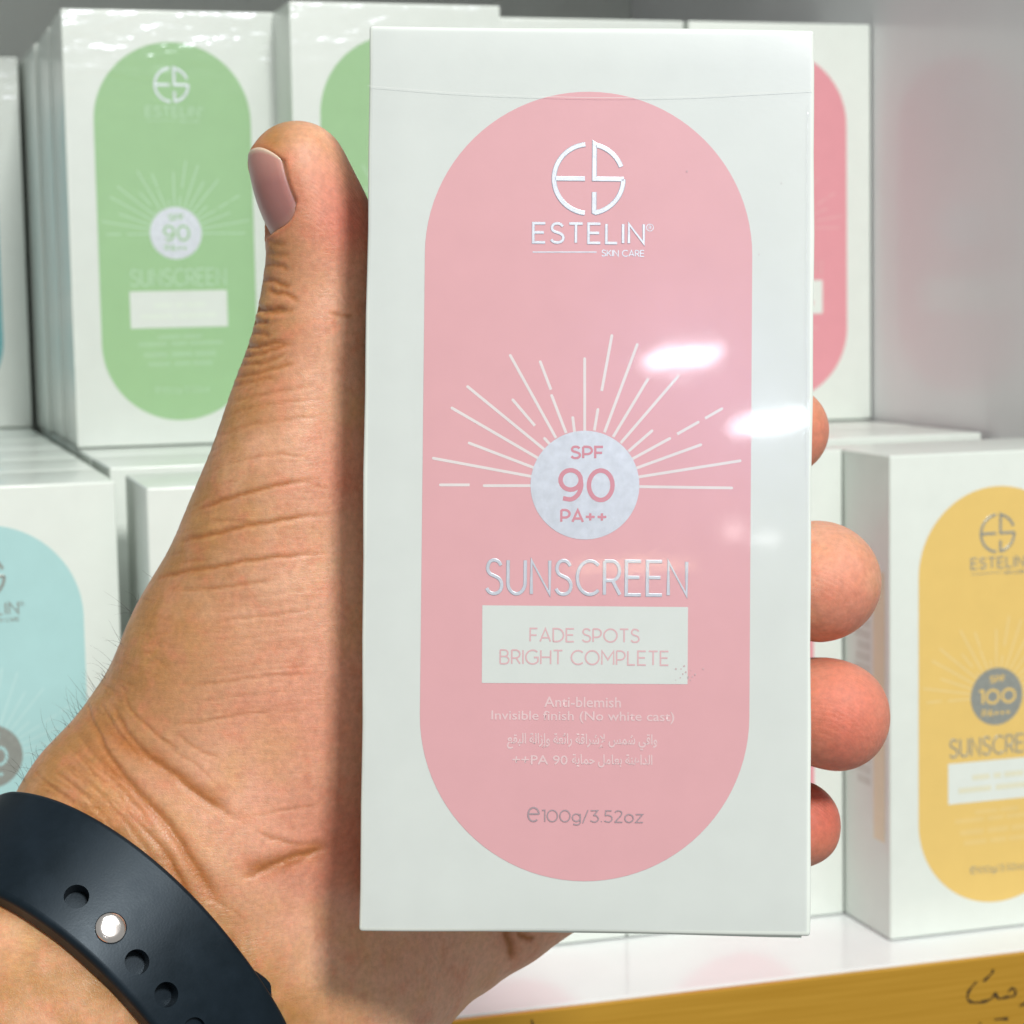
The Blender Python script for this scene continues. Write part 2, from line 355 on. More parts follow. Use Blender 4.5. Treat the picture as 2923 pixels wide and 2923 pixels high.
# ---- the printed design (measured on the held box, shared by all boxes)
def c4(x, y): return (661 + .479 * x, .479 * y)
def c5(x, y): return (661 + .479 * x, 859.3 + .479 * y)
D = {}
def make_design():
    l = box_uv(797, 915)[0]; r = box_uv(1416.5, 915)[0]; top = box_uv(1107, 173.2)[1]; bot = box_uv(1107, 1662.5)[1]
    R = (r - l) / 2; cx = (l + r) / 2
    F = Flat(); F.poly(arc(cx, top - R, R, R, 0, 180, 48) + arc(cx, bot + R, R, R, 180, 360, 48), 0.05); D['panel'] = F.build('colour_panel')
    # sun rays
    F = Flat()
    segs = [((355, 1910), (470, 1910)), ((527, 1913), (712, 1913)), ((327, 1805), (715, 1877)), ((468, 1745), (722, 1842)),
            ((400, 1607), (745, 1808)), ((462, 1523), (772, 1777)), ((765, 1727), (786, 1750)), ((640, 1575), (727, 1677)),
            ((630, 1400), (810, 1725)), ((748, 1425), (790, 1535)), ((793, 1558), (850, 1706)), ((876, 1645), (883, 1702)),
            ((923, 1413), (923, 1702)), ((1030, 1322), (990, 1540)), ((975, 1613), (961, 1696)), ((1130, 1357), (1001, 1703)),
            ((1172, 1493), (1035, 1721)), ((1293, 1480), (1065, 1745)), ((1188, 1697), (1095, 1778)), ((1463, 1610), (1397, 1648)),
            ((1370, 1663), (1287, 1710)), ((1258, 1727), (1110, 1808)), ((1380, 1752), (1126, 1844)), ((1535, 1815), (1134, 1879)), ((1502, 1922), (1138, 1917))]
    for a, b in segs:
        p, q = box_uv(*c4(*a)), box_uv(*c4(*b)); d = (q - p) / np.linalg.norm(q - p); n = np.array([-d[1], d[0]]); w = .24
        cap = [p + n * w * math.cos(t) - d * w * math.sin(t) for t in np.linspace(0, math.pi, 6)]
        F.poly(cap + [q - n * w, q + n * w], 0.075)
    D['rays'] = F.build('sun_rays')
    c = box_uv(1103.6, 915.2); F = Flat(); F.poly(arc(c[0], c[1], 9.1, 9.1, 0, 357, 63), 0.10); D['disc'] = F.build('sun_disc')
    F = Flat(); px_text(F, 'SPF', *[c4(866, 0)[0], c4(1000, 0)[0], c4(0, 1756)[1], c4(0, 1809)[1]], 4.5, .13, .22)
    px_text(F, 'PA++', c5(826, 0)[0], c5(1013, 0)[0], c5(0, 212)[1], c5(0, 266)[1], 4.5, .13, .2)
    me1 = F
    px_text(F, '90', c5(818, 0)[0], c5(1042, 0)[0], c5(0, 51)[1], c5(0, 183)[1], 8.4, .13, .22); D['disc_text'] = F.build('factor_lettering')
    F = Flat(); px_text(F, '100', c5(770, 0)[0], c5(1085, 0)[0], c5(0, 61)[1], c5(0, 173)[1], 9.0, .13, .2)
    px_text(F, 'SPF', *[c4(866, 0)[0], c4(1000, 0)[0], c4(0, 1756)[1], c4(0, 1809)[1]], 4.5, .13, .22)
    px_text(F, 'PA+++', c5(800, 0)[0], c5(1040, 0)[0], c5(0, 212)[1], c5(0, 266)[1], 4.5, .13, .2); D['disc_text100'] = F.build('factor_lettering')
    # emblem
    F = Flat(); ec = box_uv(*c4(938.5, 705)); s = .479 * .0887; Rm = 137 * s; wd = 18 * s
    def E(x, y): return (ec[0] + (x - 938.5) * s, ec[1] - (y - 705) * s)
    th = math.degrees(math.acos(-14 / 137.0))
    A = lambda a0, a1, n=20: arc(ec[0], ec[1], Rm, Rm, a0, a1, n)
    F.ribbon(A(th, 360 - th, 30), wd, .10, raised=.05); F.ribbon([E(806, 705), E(924, 705)], wd, .10, raised=.05)
    th2 = math.degrees(math.acos(22 / 137.0))
    F.ribbon([E(1078, 705), E(961, 705), E(961, 567)] + A(th2 - 3, 21, 14), wd, .10, raised=.05)
    F.ribbon(A(0, -th2 + 3, 14) + [E(961, 836), E(961, 757)], wd, .10, raised=.05); D['emblem'] = F.build('emblem')
    F = Flat(); px_text(F, 'ESTELIN', c4(715, 0)[0], c4(1161, 0)[0], c4(0, 879)[1], c4(0, 960)[1], 5.0, .10, .27, raised=.04)
    rc = box_uv(*c4(1180, 897)); F.ribbon(arc(rc[0], rc[1], .58, .58, 0, 345, 20), .12, .10, closed=True)
    for pts, cl in strokes('R', rc[0] - .18, rc[0] + .2, rc[1] - .27, rc[1] + .27): F.ribbon(pts, .1, .10)
    D['brand'] = F.build('brand_lettering')
    F = Flat(); F.ribbon([box_uv(*c4(718, 993)), box_uv(*c4(970, 993))], .2, .10)
    px_text(F, 'SKIN CARE', c4(989, 0)[0], c4(1159, 0)[0], c4(0, 985)[1], c4(0, 1011)[1], 1.9, .10, .2); D['subline'] = F.build('subline_lettering')
    F = Flat(); px_text(F, 'SUNSCREEN', c5(530, 0)[0], c5(1331, 0)[0], c5(0, 413)[1], c5(0, 550)[1], 6.0, .10, .235, raised=.04); D['title'] = F.build('title_lettering')
    F = Flat(); F.poly([box_uv(*c5(*q)) for q in ((518, 896), (1328, 901), (1330, 597), (520, 590))], .09); D['claim'] = F.build('claim_panel')
    F = Flat(); px_text(F, 'FADE SPOTS', c5(705, 0)[0], c5(1140, 0)[0], c5(0, 682)[1], c5(0, 735)[1], 3.0, .12, .2)
    px_text(F, 'BRIGHT COMPLETE', c5(587, 0)[0], c5(1256, 0)[0], c5(0, 769)[1], c5(0, 823)[1], 3.0, .12, .2); D['claim_text'] = F.build('claim_lettering')
    F = Flat(); px_text(F, 'e', c5(695, 0)[0], c5(746, 0)[0], c5(0, 1384)[1], c5(0, 1444)[1], 3.0, .10, .2, raised=.05)
    px_text(F, '100g/3.52oz', c5(752, 0)[0], c5(1154, 0)[0], c5(0, 1398)[1], c5(0, 1444)[1], 2.3, .10, .17, raised=.05); D['weight'] = F.build('weight_lettering')
    D['small1'] = font_text('Anti-blemish', c5(763, 0)[0], c5(1066, 0)[0], c5(0, 952)[1], c5(0, 991)[1], .10, 'description_lettering')
    D['small2'] = font_text('Invisible finish (No white cast)', c5(555, 0)[0], c5(1276, 0)[0], c5(0, 1010)[1], c5(0, 1052)[1], .10, 'description_lettering')
    # Arabic lines, joined letter forms written left to right
    a1 = '\u0648\uFE8D\uFED7\uFEF2 \uFEB7\uFEE4\uFEB2 \uFEF9\uFEB7\uFEAE\uFE8D\uFED7\uFE94 \uFEAD\uFE8D\uFE8B\uFECC\uFE94 \uFEED\uFE87\uFEAF\uFE8D\uFEDF\uFE94 \uFE8D\uFEDF\uFE92\uFED8\uFECA'
    a2 = '\uFE8D\uFEDF\uFEAA\uFE8D\uFEEB\uFEE8\uFE94 \uFE91\uFECC\uFE8E\uFEE3\uFEDE \uFEA3\uFEE4\uFE8E\uFEF3\uFE94'
    D['small3'] = font_text(a1[::-1], c5(617, 0)[0], c5(1209, 0)[0], c5(0, 1096)[1], c5(0, 1157)[1], .10, 'description_lettering', .022)
    D['small4'] = font_text(a2[::-1], c5(872, 0)[0], c5(1190, 0)[0], c5(0, 1178)[1], c5(0, 1228)[1], .10, 'description_lettering', .022)
    D['small5'] = font_text('++PA 90', c5(638, 0)[0], c5(856, 0)[0], c5(0, 1181)[1], c5(0, 1217)[1], .10, 'description_lettering')
    # blurred small print of the other boxes: too far to read, only its words' extent shows
    def bars(rows, h, frac=.55):
        F = Flat()
        for y, ws, wd in rows:
            for a, b in ws:
                p, q = box_uv(a, y), box_uv(b, y); F.poly([(p[0], p[1] - wd), (q[0], q[1] - wd), (q[0], q[1] + wd), (p[0], p[1] + wd)], h)
        return F
    D['claim_bars'] = bars([(1200, [(1005, 1075), (1090, 1120), (1132, 1210)], .85), (1243, [(950, 1080), (1098, 1255)], .85)], .12).build('claim_lettering')
    D['small_bars'] = bars([(1326, [(1015, 1105), (1115, 1190)], .7), (1353, [(935, 1050), (1065, 1130), (1140, 1275)], .7),
                            (1396, [(955, 1050), (1065, 1150), (1160, 1245)], .9), (1434, [(970, 1060), (1075, 1140), (1150, 1230)], .8)], .10).build('description_lettering')
make_design()

carton_me = box_mesh('carton', -BW * .0005, BW * .0005, 0, BD * .001, 0, BH * .001, bev=.0007, seg=3)
carton_me.materials.append(M['card'])
carton_me.shade_smooth(); carton_me.set_sharp_from_angle(angle=math.radians(50))
_F = Flat(); _F.poly([(-36.9, -75.1), (36.9, -75.1), (36.9, 75.1), (-36.9, 75.1)], .45); film_me = _F.build('film_wrap')

def sunscreen_box(label, mat, colour=None, factor='90', foil='foil', loose=False, detail=False, group=None):
    root = empty('sunscreen_box', label, 'box', mat, group)
    o = bpy.data.objects.new('carton', carton_me); COL.objects.link(o); o.parent = root
    if colour and (detail or loose):
        f = link('film_wrap', film_me.copy(), M['film_loose' if loose else 'film'], root)
    if colour is None: return root
    def part(key, m, parent):
        me = D[key].copy(); return link(D[key].name.split('.')[0], me, m, parent)
    pan = part('panel', M[colour], root)
    part('rays', M['white_ink'] if detail else M['faint_' + colour], pan)
    part('disc', M[foil], pan)
    part('disc_text' if factor == '90' else 'disc_text100', M['pink_deep'] if detail else M[colour], pan)
    low = M['faint_' + colour] if foil == 'foil' and not detail else M[foil]
    part('emblem', M[foil], pan); part('brand', low, pan); part('subline', low, pan); part('title', low, pan)
    part('claim', M['card'], pan); part('weight', M['foil_soft'] if detail else low, pan)
    if detail:
        part('claim_text', M['pink_ink'], pan)
        for k in ('small1', 'small2', 'small3', 'small4', 'small5'): part(k, M['pale_ink'], pan)
    else:
        part('claim_bars', M['claim_' + colour], pan); part('small_bars', M['whisper_' + colour], pan)
    return root

# ------------------------------------------------------------------ the shelf unit
XR = 0.383; YF = 0.5707; YB = 1.03
shelf = empty('display_shelf', 'white display shelf with gold front strip, grey back and side panel', 'shelf', Matrix.Translation((0, YF, 0)))
def shelf_part(name, x0, x1, y0, y1, z0, z1, m, bev=.0006):
    return link(name, box_mesh(name, x0, x1, y0 - YF, y1 - YF, z0, z1, bev), M[m], shelf)
shelf_part('shelf_board', -0.45, XR - .0005, YF + .0015, YB - .0005, -0.048, 0, 'shelf')
strip = shelf_part('front_strip', -0.45, XR + .018, YF - .0012, YF + .001, -0.060, -.0004, 'gold', .0004)
shelf_part('back_panel', -0.45, XR + .018, YB, YB + .016, -0.06, 0.46, 'back')
shelf_part('side_panel', XR, XR + .018, YF + .0015, YB - .0005, -0.06, 0.46, 'panel')
shelf_part('added_shade_board', -0.45, XR - .0005, YF + .11, YB - .0005, 0.430, 0.450, 'shelf')  # unseen board, added to hold light off the upper row
# marker writing on the gold strip (pixels of the 1932 grid -> plane of the strip)
def w1(x, y): return ((2623 + x * .15528) * .66096, (2623 + y * .15528) * .66096)
def w2(x, y): return ((1300 + x * .15528) * .66096, (2773 + y * .15528) * .66096)
pen = [[w1(*q) for q in s] for s in (
    [(1340, 935), (1360, 960), (1330, 1010), (1260, 1080), (1185, 1150)],
    [(1060, 1160), (990, 1230), (920, 1330), (890, 1430), (920, 1500), (1000, 1535), (1110, 1535), (1250, 1505), (1340, 1450), (1385, 1400), (1415, 1350), (1430, 1420), (1480, 1465), (1560, 1450), (1650, 1430), (1740, 1420), (1775, 1360), (1770, 1300), (1720, 1280), (1665, 1310), (1650, 1350)],
    [(1845, 1600), (1900, 1580), (1960, 1540), (2010, 1440)],
    [(1390, 1850), (1500, 1840), (1640, 1835)], [(1110, 1925), (1150, 1925)])] + [[w2(*q) for q in s] for s in ([(1395, 890), (1420, 960), (1440, 1040)],)]
for s in pen:
    v, f = [], []
    pts = [ray_plane(p[0], p[1], 1, YF - .0013) for p in crom(s, 5)]
    n = len(pts); P2 = np.array([(p[0], p[2]) for p in pts])
    d = np.gradient(P2, axis=0); d /= np.linalg.norm(d, axis=1, keepdims=True) + 1e-9; nn = np.stack([-d[:, 1], d[:, 0]], 1)
    for i in range(n):
        w = max(.00038 * (.75 + .45 * math.sin(i * .55 + len(s))), .00022)
        for sg in (1, -1): v.append((P2[i, 0] + sg * w * nn[i, 0], -.00138, P2[i, 1] + sg * w * nn[i, 1]))
    f = [[2 * i, 2 * i + 1, 2 * i + 3, 2 * i + 2] for i in range(n - 1)]
    link('handwriting', mesh('handwriting', v, f), M['ink'], strip)

# ------------------------------------------------------------------ boxes on the shelf
def at(xl, yf, z, turn=0.0):
    return Matrix.Translation((xl + BW * .0005, yf, z)) @ Matrix.Rotation(math.radians(turn), 4, 'Z')
HB = BH * .001 + .0003
HZ = HB + .0006
yel = sunscreen_box('white box with yellow oval and grey SPF 100 disc at the right edge', at(.3030, .5934, .0004), 'yellow', '100', 'foil_dark')
# cream band and grey print bars on the yellow box's left side
side = Flat()
me = mesh('side_band', [(-.03756, .0035, .001), (-.03756, .0112, .001), (-.03756, .0112, .1), (-.03756, .0035, .1)], [[0, 3, 2, 1]])
for vv in me.vertices: vv.co.z = .030 + (vv.co.z - .001) / .099 * .085
link('side_band', me, M['side_cream'], yel)
v, f = [], []
for i in range(16):
    z = .100 - i * .0036; b = len(v); y1 = .0225 + (.0008 * (i * 7 % 3)); 
    v += [(-.03756, .0135, z), (-.03756, y1, z), (-.03756, y1, z + .0024), (-.03756, .0135, z + .0024)]; f.append([b, b + 3, b + 2, b + 1])
link('side_print', mesh('side_print', v, f), M['print_grey'], yel)

sunscreen_box('white box with pale blue oval and grey disc in the lower left corner', at(-.0028, .6212, .0004), 'blue', '90', 'foil_dark')
sunscreen_box('protruding white box beside the pale blue one, mostly behind the thumb', at(.0772, .5924, .0004, -.5), 'green', '90', 'foil_dark')
sunscreen_box('white box low behind the held box, its bottom edge showing below it', at(.1521, .6254, .0004), 'rose', '90', 'foil_dark')
sunscreen_box('white box behind the fingertips, next to the yellow one on its left', at(.2276, .6254, .0004, 0), 'rose', '90', 'foil_dark')
sunscreen_box('white wrapped box with green oval, fully seen above the thumb on the left', at(.0764, .7660, HZ, -.6), 'green', '90', 'foil', loose=True)
g2y = 0.742
sunscreen_box('taller looking wrapped box with green oval, half hidden by the held box', at(.1500, .7360, HZ), 'green', '90', 'foil', loose=True)
sunscreen_box('white box peeking over the top of the held box between green and rose ones', at(.2306, .7650, HZ), 'rose', '90', 'foil', loose=True)
sunscreen_box('white box with rose oval to the upper right of the held box', at(.3072, .7640, HZ), 'rose', '90', 'foil')
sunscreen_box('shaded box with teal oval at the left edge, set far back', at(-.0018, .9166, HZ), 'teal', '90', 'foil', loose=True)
for i, y in enumerate((.8175, .8690, .9205)):
    sunscreen_box(['second', 'third', 'last'][i] + ' box in the row behind the left green box, only its side showing', at(.0766 - .0006 * i, y, HZ, (-.3, .4, -.2)[i]), None, loose=True)
# lower row runs on to the back: tops show, and they carry the upper row
for cx, nm in ((-.0028, 'pale blue box'), (.0766, 'protruding box by the thumb'), (.1528, 'box low behind the held one'), (.2285, 'box behind the fingertips'), (.3045, 'yellow box')):
    for y, od in zip((.6735, .7255, .7775, .8295, .8815, .9335), ('first', 'second', 'third', 'fourth', 'fifth', 'sixth')):
        sunscreen_box(od + ' plain white carton standing behind the ' + nm, at(cx, y, .0004), None, group='cartons filling the lower shelf to the back')

# ------------------------------------------------------------------ the held box
ex, ey, ez = BR[:, 0], BR[:, 1], BR[:, 2]
toW = lambda d: d[0] * RT + d[1] * UP + d[2] * FW
base = c2w(BC - ey * BH / 2)
X, Y, Z = toW(ex), toW(ez), toW(ey)
HM = Matrix(((X[0], Y[0], Z[0], base[0]), (X[1], Y[1], Z[1], base[1]), (X[2], Y[2], Z[2], base[2]), (0, 0, 0, 1)))
def held_carton():
    bm = bmesh.new(); bm.from_mesh(carton_me)
    for ax, lo, hi, n in ((2, 0, BH * .001, 22), (0, -BW * .0005, BW * .0005, 12)):
        for i in range(1, n):
            no = [0, 0, 0]; no[ax] = 1; co = [0, 0, 0]; co[ax] = lo + (hi - lo) * i / n
            bmesh.ops.bisect_plane(bm, geom=bm.verts[:] + bm.edges[:] + bm.faces[:], plane_co=co, plane_no=no)
    for v in bm.verts:
        x, z = v.co.x * 1000, v.co.z * 1000
        if abs(x) > 36.5: v.co.x += .00013 * math.sin(z * .061 + (1 if x > 0 else 0)) + .00006 * math.sin(z * .23)
        if z < 1.0: v.co.z += .0001 * math.sin(x * .11 + 2) - .00025 * max(0, x / 37) ** 2
        if z > 150.5: v.co.z += .00012 * math.sin(x * .09) - .0003 * math.exp(-((x + 35) / 3) ** 2) * 0
    me = bpy.data.meshes.new('carton'); bm.to_mesh(me); bm.free(); me.materials.append(M['card']); me.shade_smooth(); me.set_sharp_from_angle(angle=math.radians(50)); return me
held = sunscreen_box('white box with large pink oval held upright in the hand', HM, 'pink', '90', 'foil', detail=True)
for ch in held.children:
    if ch.name.startswith('carton'): ch.data = held_carton()
F = Flat(); RS = random.Random(3)
def fleck(px, py, r):
    c = box_uv(px, py); F.poly([(c[0] + r * (.6 + .7 * RS.random()) * math.cos(a), c[1] + r * (.6 + .7 * RS.random()) * math.sin(a)) for a in np.linspace(0, 5.6, 8)], .16)
fleck(1296, 323, .17); fleck(1474, 345, .08); fleck(1432, 480, .1)
for _ in range(16): fleck(1305 + RS.gauss(0, 16), 1272 + RS.gauss(0, 9), .05 + .14 * RS.random())
sp = link('print_scuffs', F.build('print_scuffs'), paper('scuff', (.62, .46, .46, 1), rough=.6), held); sp['kind'] = 'stuff'
# wrap seam across the top, fold of the wrap down the right edge, bottom flap
F = Flat(); F.ribbon([box_uv(x, y) for x, y in crom([(694, 163), (860, 176), (1020, 183), (1150, 185.5), (1300, 183), (1420, 177), (1534, 171)], 6)], .055, .53); link('wrap_seam', F.build('wrap_seam'), M['seam'], held)
F = Flat()
F.ribbon([(36.25 + .05 * math.sin(i * 1.9) + .04 * math.sin(i * .7), 63 - i * 1.6) for i in range(40)], .22, .52, raised=.05); link('wrap_fold', F.build('wrap_fold'), M['film_loose'], held)
fl = [(-.0362, .0009, .0004), (-.022, .0009, .0004), (.012, .0009, .0002), (.0362, .0009, -.0003)]
v = [(x, y, .0009) for x, y, z in fl] + [(x, .048, .0009) for x, y, z in fl] + [(x, y, z - .0004) for x, y, z in fl] + [(x, .048, -.0003) for x, y, z in fl]
f = [[i, i + 1, 5 + i, 4 + i] for i in range(3)] + [[8 + i, 12 + i, 13 + i, 9 + i] for i in range(3)] + [[i, 8 + i, 9 + i, i + 1] for i in range(3)] + [[0, 4, 12, 8], [3, 11, 15, 7]]
link('bottom_flap', mesh('bottom_flap', v, f), M['card'], held)

# ------------------------------------------------------------------ the hand (camera-axes mm while modelling)
VOX = 0.8
LO = np.array([-150.0, -175.0, 325.0]); HI = np.array([80.0, 85.0, 470.0])
NG = np.ceil((HI - LO) / VOX).astype(int)
GX = (LO[0] + VOX * np.arange(NG[0])).astype(np.float32)
GY = (LO[1] + VOX * np.arange(NG[1])).astype(np.float32)
GZ = (LO[2] + VOX * np.arange(NG[2])).astype(np.float32)

def chain(pts, n=5, flat=None):
    """tapered tube through (px, py, Z, r) points; flat = (direction, factor) thins it. Returns a local field and its slice."""
    q = np.array([np.append(cam_mm(p[0], p[1], p[2]), p[3]) for p in pts])
    q = np.array(crom(list(q), n)) if len(q) > 2 else q
    rm = q[:, 3].max() + 14
    lo = q[:, :3].min(0) - rm; hi = q[:, :3].max(0) + rm
    return field_of(q, lo, hi, flat)
def field_of(q, lo, hi, flat=None):
    i0 = np.clip(np.floor((lo - LO) / VOX).astype(int), 0, NG); i1 = np.clip(np.ceil((hi - LO) / VOX).astype(int) + 1, 0, NG)
    sl = tuple(slice(a, b) for a, b in zip(i0, i1))
    x = GX[sl[0]][:, None, None]; y = GY[sl[1]][None, :, None]; z = GZ[sl[2]][None, None, :]
    best = np.full((len(GX[sl[0]]), len(GY[sl[1]]), len(GZ[sl[2]])), 99.0, np.float32)
    for a, b in zip(q[:-1], q[1:]):
        m = max(a[3], b[3]) + 14
        l2 = np.minimum(a[:3], b[:3]) - m; h2 = np.maximum(a[:3], b[:3]) + m
        j0 = np.clip(np.floor((l2 - LO) / VOX).astype(int), 0, NG) - i0; j1 = np.clip(np.ceil((h2 - LO) / VOX).astype(int) + 1, 0, NG) - i0
        s2 = tuple(slice(max(u_, 0), max(v_, 0)) for u_, v_ in zip(j0, j1))
        dx, dy, dz = x[s2[0]] - np.float32(a[0]), y[:, s2[1]] - np.float32(a[1]), z[:, :, s2[2]] - np.float32(a[2])
        ba = (b - a)[:3]; L = float(ba @ ba) + 1e-9
        h = np.clip((dx * np.float32(ba[0]) + dy * np.float32(ba[1]) + dz * np.float32(ba[2])) / np.float32(L), 0, 1)
        ddx, ddy, ddz = dx - h * np.float32(ba[0]), dy - h * np.float32(ba[1]), dz - h * np.float32(ba[2])
        d2 = ddx * ddx + ddy * ddy + ddz * ddz
        if flat is not None:
            nv, s = flat; c = ddx * np.float32(nv[0]) + ddy * np.float32(nv[1]) + ddz * np.float32(nv[2])
            d2 = d2 + c * c * np.float32(s * s - 1)
        d = np.sqrt(d2) - np.float32(a[3]) - h * np.float32(b[3] - a[3])
        best[s2] = np.minimum(best[s2], d)
    return sl, best
SDF = np.full(tuple(NG), 60.0, np.float32)
def add(fs, k):
    sl, d = fs; c = SDF[sl]
    h = np.clip(k - np.abs(c - d), 0, None) / np.float32(k)
    SDF[sl] = np.minimum(c, d) - h * h * np.float32(k * .25)

# outline of the thumb and thenar as seen, turned into tube centres one radius inside
edge = [(503, 462, 10.2, 387), (496, 530, 10.4, 388), (483, 600, 10.8, 388), (466, 660, 11.5, 389), (440, 728, 13.0, 390), (400, 845, 15.0, 391),
        (367, 925, 16.0, 393), (333, 1008, 17.0, 395), (296, 1098, 17.5, 397), (257, 1188, 17.5, 398), (213, 1275, 17.5, 399), (162, 1350, 17.5, 399), (108, 1412, 18, 398)]
pts = []
for i, (x, y, r, Zc) in enumerate(edge):
    a = edge[max(i - 1, 0)]; b = edge[min(i + 1, len(edge) - 1)]
    t = np.array([b[0] - a[0], b[1] - a[1]], float); t /= np.linalg.norm(t); nrm = np.array([t[1], -t[0]])
    k = Zc / FD
    pts.append((x + nrm[0] * r / k, y + nrm[1] * r / k, Zc, r))
thumb = [(561, 325, 386, 9.2), (578, 370, 386, 9.7), (600, 425, 386.5, 10.1)] + pts
add(chain(thumb, 4), 3.0)
PAL = []
add(chain([(640, 800, 398, 11), (615, 960, 397, 14), (602, 1150, 396, 18), (575, 1350, 397, 19.5), (530, 1540, 400, 20.5)], 4), 10.0)      # thenar bulk
add(chain([(430, 1250, 398, 17), (400, 1420, 399, 18), (370, 1580, 399, 19)], 4), 9.0)
add(chain([(860, 1380, 432, 14), (890, 1550, 432, 15), (800, 1672, 430, 18.5), (712, 1780, 425, 21.3), (580, 1880, 411, 24)], 4), 9.0)     # hypothenar
add(chain([(1065, 1650, 436, 10.5), (985, 1725, 433, 8.9), (890, 1775, 431, 10)], 4), 5.0)                                               # fold under the little finger
add(chain([(640, 1600, 414, 20), (560, 1740, 409, 22), (470, 1850, 402, 24)], 4), 10.0)                                                # heel
add(chain([(700, 1000, 430, 15), (720, 1200, 434, 18), (760, 1420, 434, 18), (740, 1620, 428, 18)], 4), 10.0)                          # palm behind the box
add(chain([(860, 900, 430, 12), (880, 1080, 432, 13), (890, 1260, 432, 13), (880, 1420, 432, 13)], 4), 9.0)
# forearm
AX = np.array([-0.66, 0.75])                       # towards the elbow, pixels
q0 = np.array([345.0, 1645.0])
fa = []
for s, Zc, r in ((-190, 404, 27.5), (0, 400, 29.5), (200, 391, 30.0), (420, 379, 31.0), (700, 362, 33), (1000, 344, 36)):
    p = q0 + AX * s; fa.append((p[0], p[1], Zc, r))
ARM_AXIS = cam_mm(*fa[4][:3]) - cam_mm(*fa[1][:3]); ARM_AXIS /= np.linalg.norm(ARM_AXIS)
nz_ = np.array([0, 0, 1.0]); nz_ = nz_ - ARM_AXIS * (nz_ @ ARM_AXIS); nz_ /= np.linalg.norm(nz_)
add(chain(fa, 4, flat=(nz_, 1.42)), 12.0)
ARM_P0 = cam_mm(*fa[1][:3])
# fingers: behind the box, round its right side, tips forward
fing = [
 [(850, 900, 425, 10), (1080, 850, 423, 9.6), (1300, 822, 421.5, 9.2), (1440, 814, 420, 9.0), (1478, 812, 418, 8.9)],
 [(840, 1060, 427, 10.5), (1080, 1040, 425, 10.2), (1330, 1060, 424, 9.9), (1490, 1080, 422, 9.8), (1545, 1090, 409, 9.8), (1556, 1096, 393, 10.0), (1556, 1100, 382, 9.9)],
 [(850, 1230, 427, 10.3), (1090, 1240, 425, 10.0), (1330, 1290, 424, 9.8), (1500, 1330, 422, 9.6), (1562, 1342, 408, 9.6), (1574, 1348, 392, 9.9), (1576, 1351, 381, 9.7)],
 [(880, 1400, 427, 9), (1080, 1430, 424, 8.4), (1300, 1490, 421.5, 8.0), (1430, 1535, 420, 7.8), (1484, 1553, 414, 7.9), (1501, 1556, 402, 8.1), (1506, 1556, 394, 8.0)],
]
for fp in fing: add(chain(fp, 4), 1.6)
add(chain([(1520, 1092, 412, 10), (1532, 1094, 398, 10.5), (1533, 1095, 386, 10.2)], 4), 3.0)
add(chain([(1530, 1340, 412, 9.8), (1537, 1342, 398, 9.5), (1538, 1342, 385, 9.2)], 4), 2.0)
for _ in range(3):                                  # soften the joins
    for ax in range(3):
        SDF = (np.roll(SDF, 1, ax) + 2 * SDF + np.roll(SDF, -1, ax)) * np.float32(.25)
# pressed against the box: flesh stops at its faces
P = np.stack(np.meshgrid(GX, GY, GZ, indexing='ij'), 0)
loc = [(P[0] - np.float32(BC[0])) * np.float32(a[0]) + (P[1] - np.float32(BC[1])) * np.float32(a[1]) + (P[2] - np.float32(BC[2])) * np.float32(a[2]) for a in (ex, ey, ez)]
del P
bx = np.abs(loc[0]) - np.float32(BW / 2 + .15); by = np.abs(loc[1]) - np.float32(BH / 2 + .6); bz = np.abs(loc[2] - np.float32(BD / 2)) - np.float32(BD / 2 + .15)
bsd = np.maximum(np.maximum(bx, by), bz)
SDF = np.maximum(SDF, -bsd)
del loc, bx, by, bz, bsd

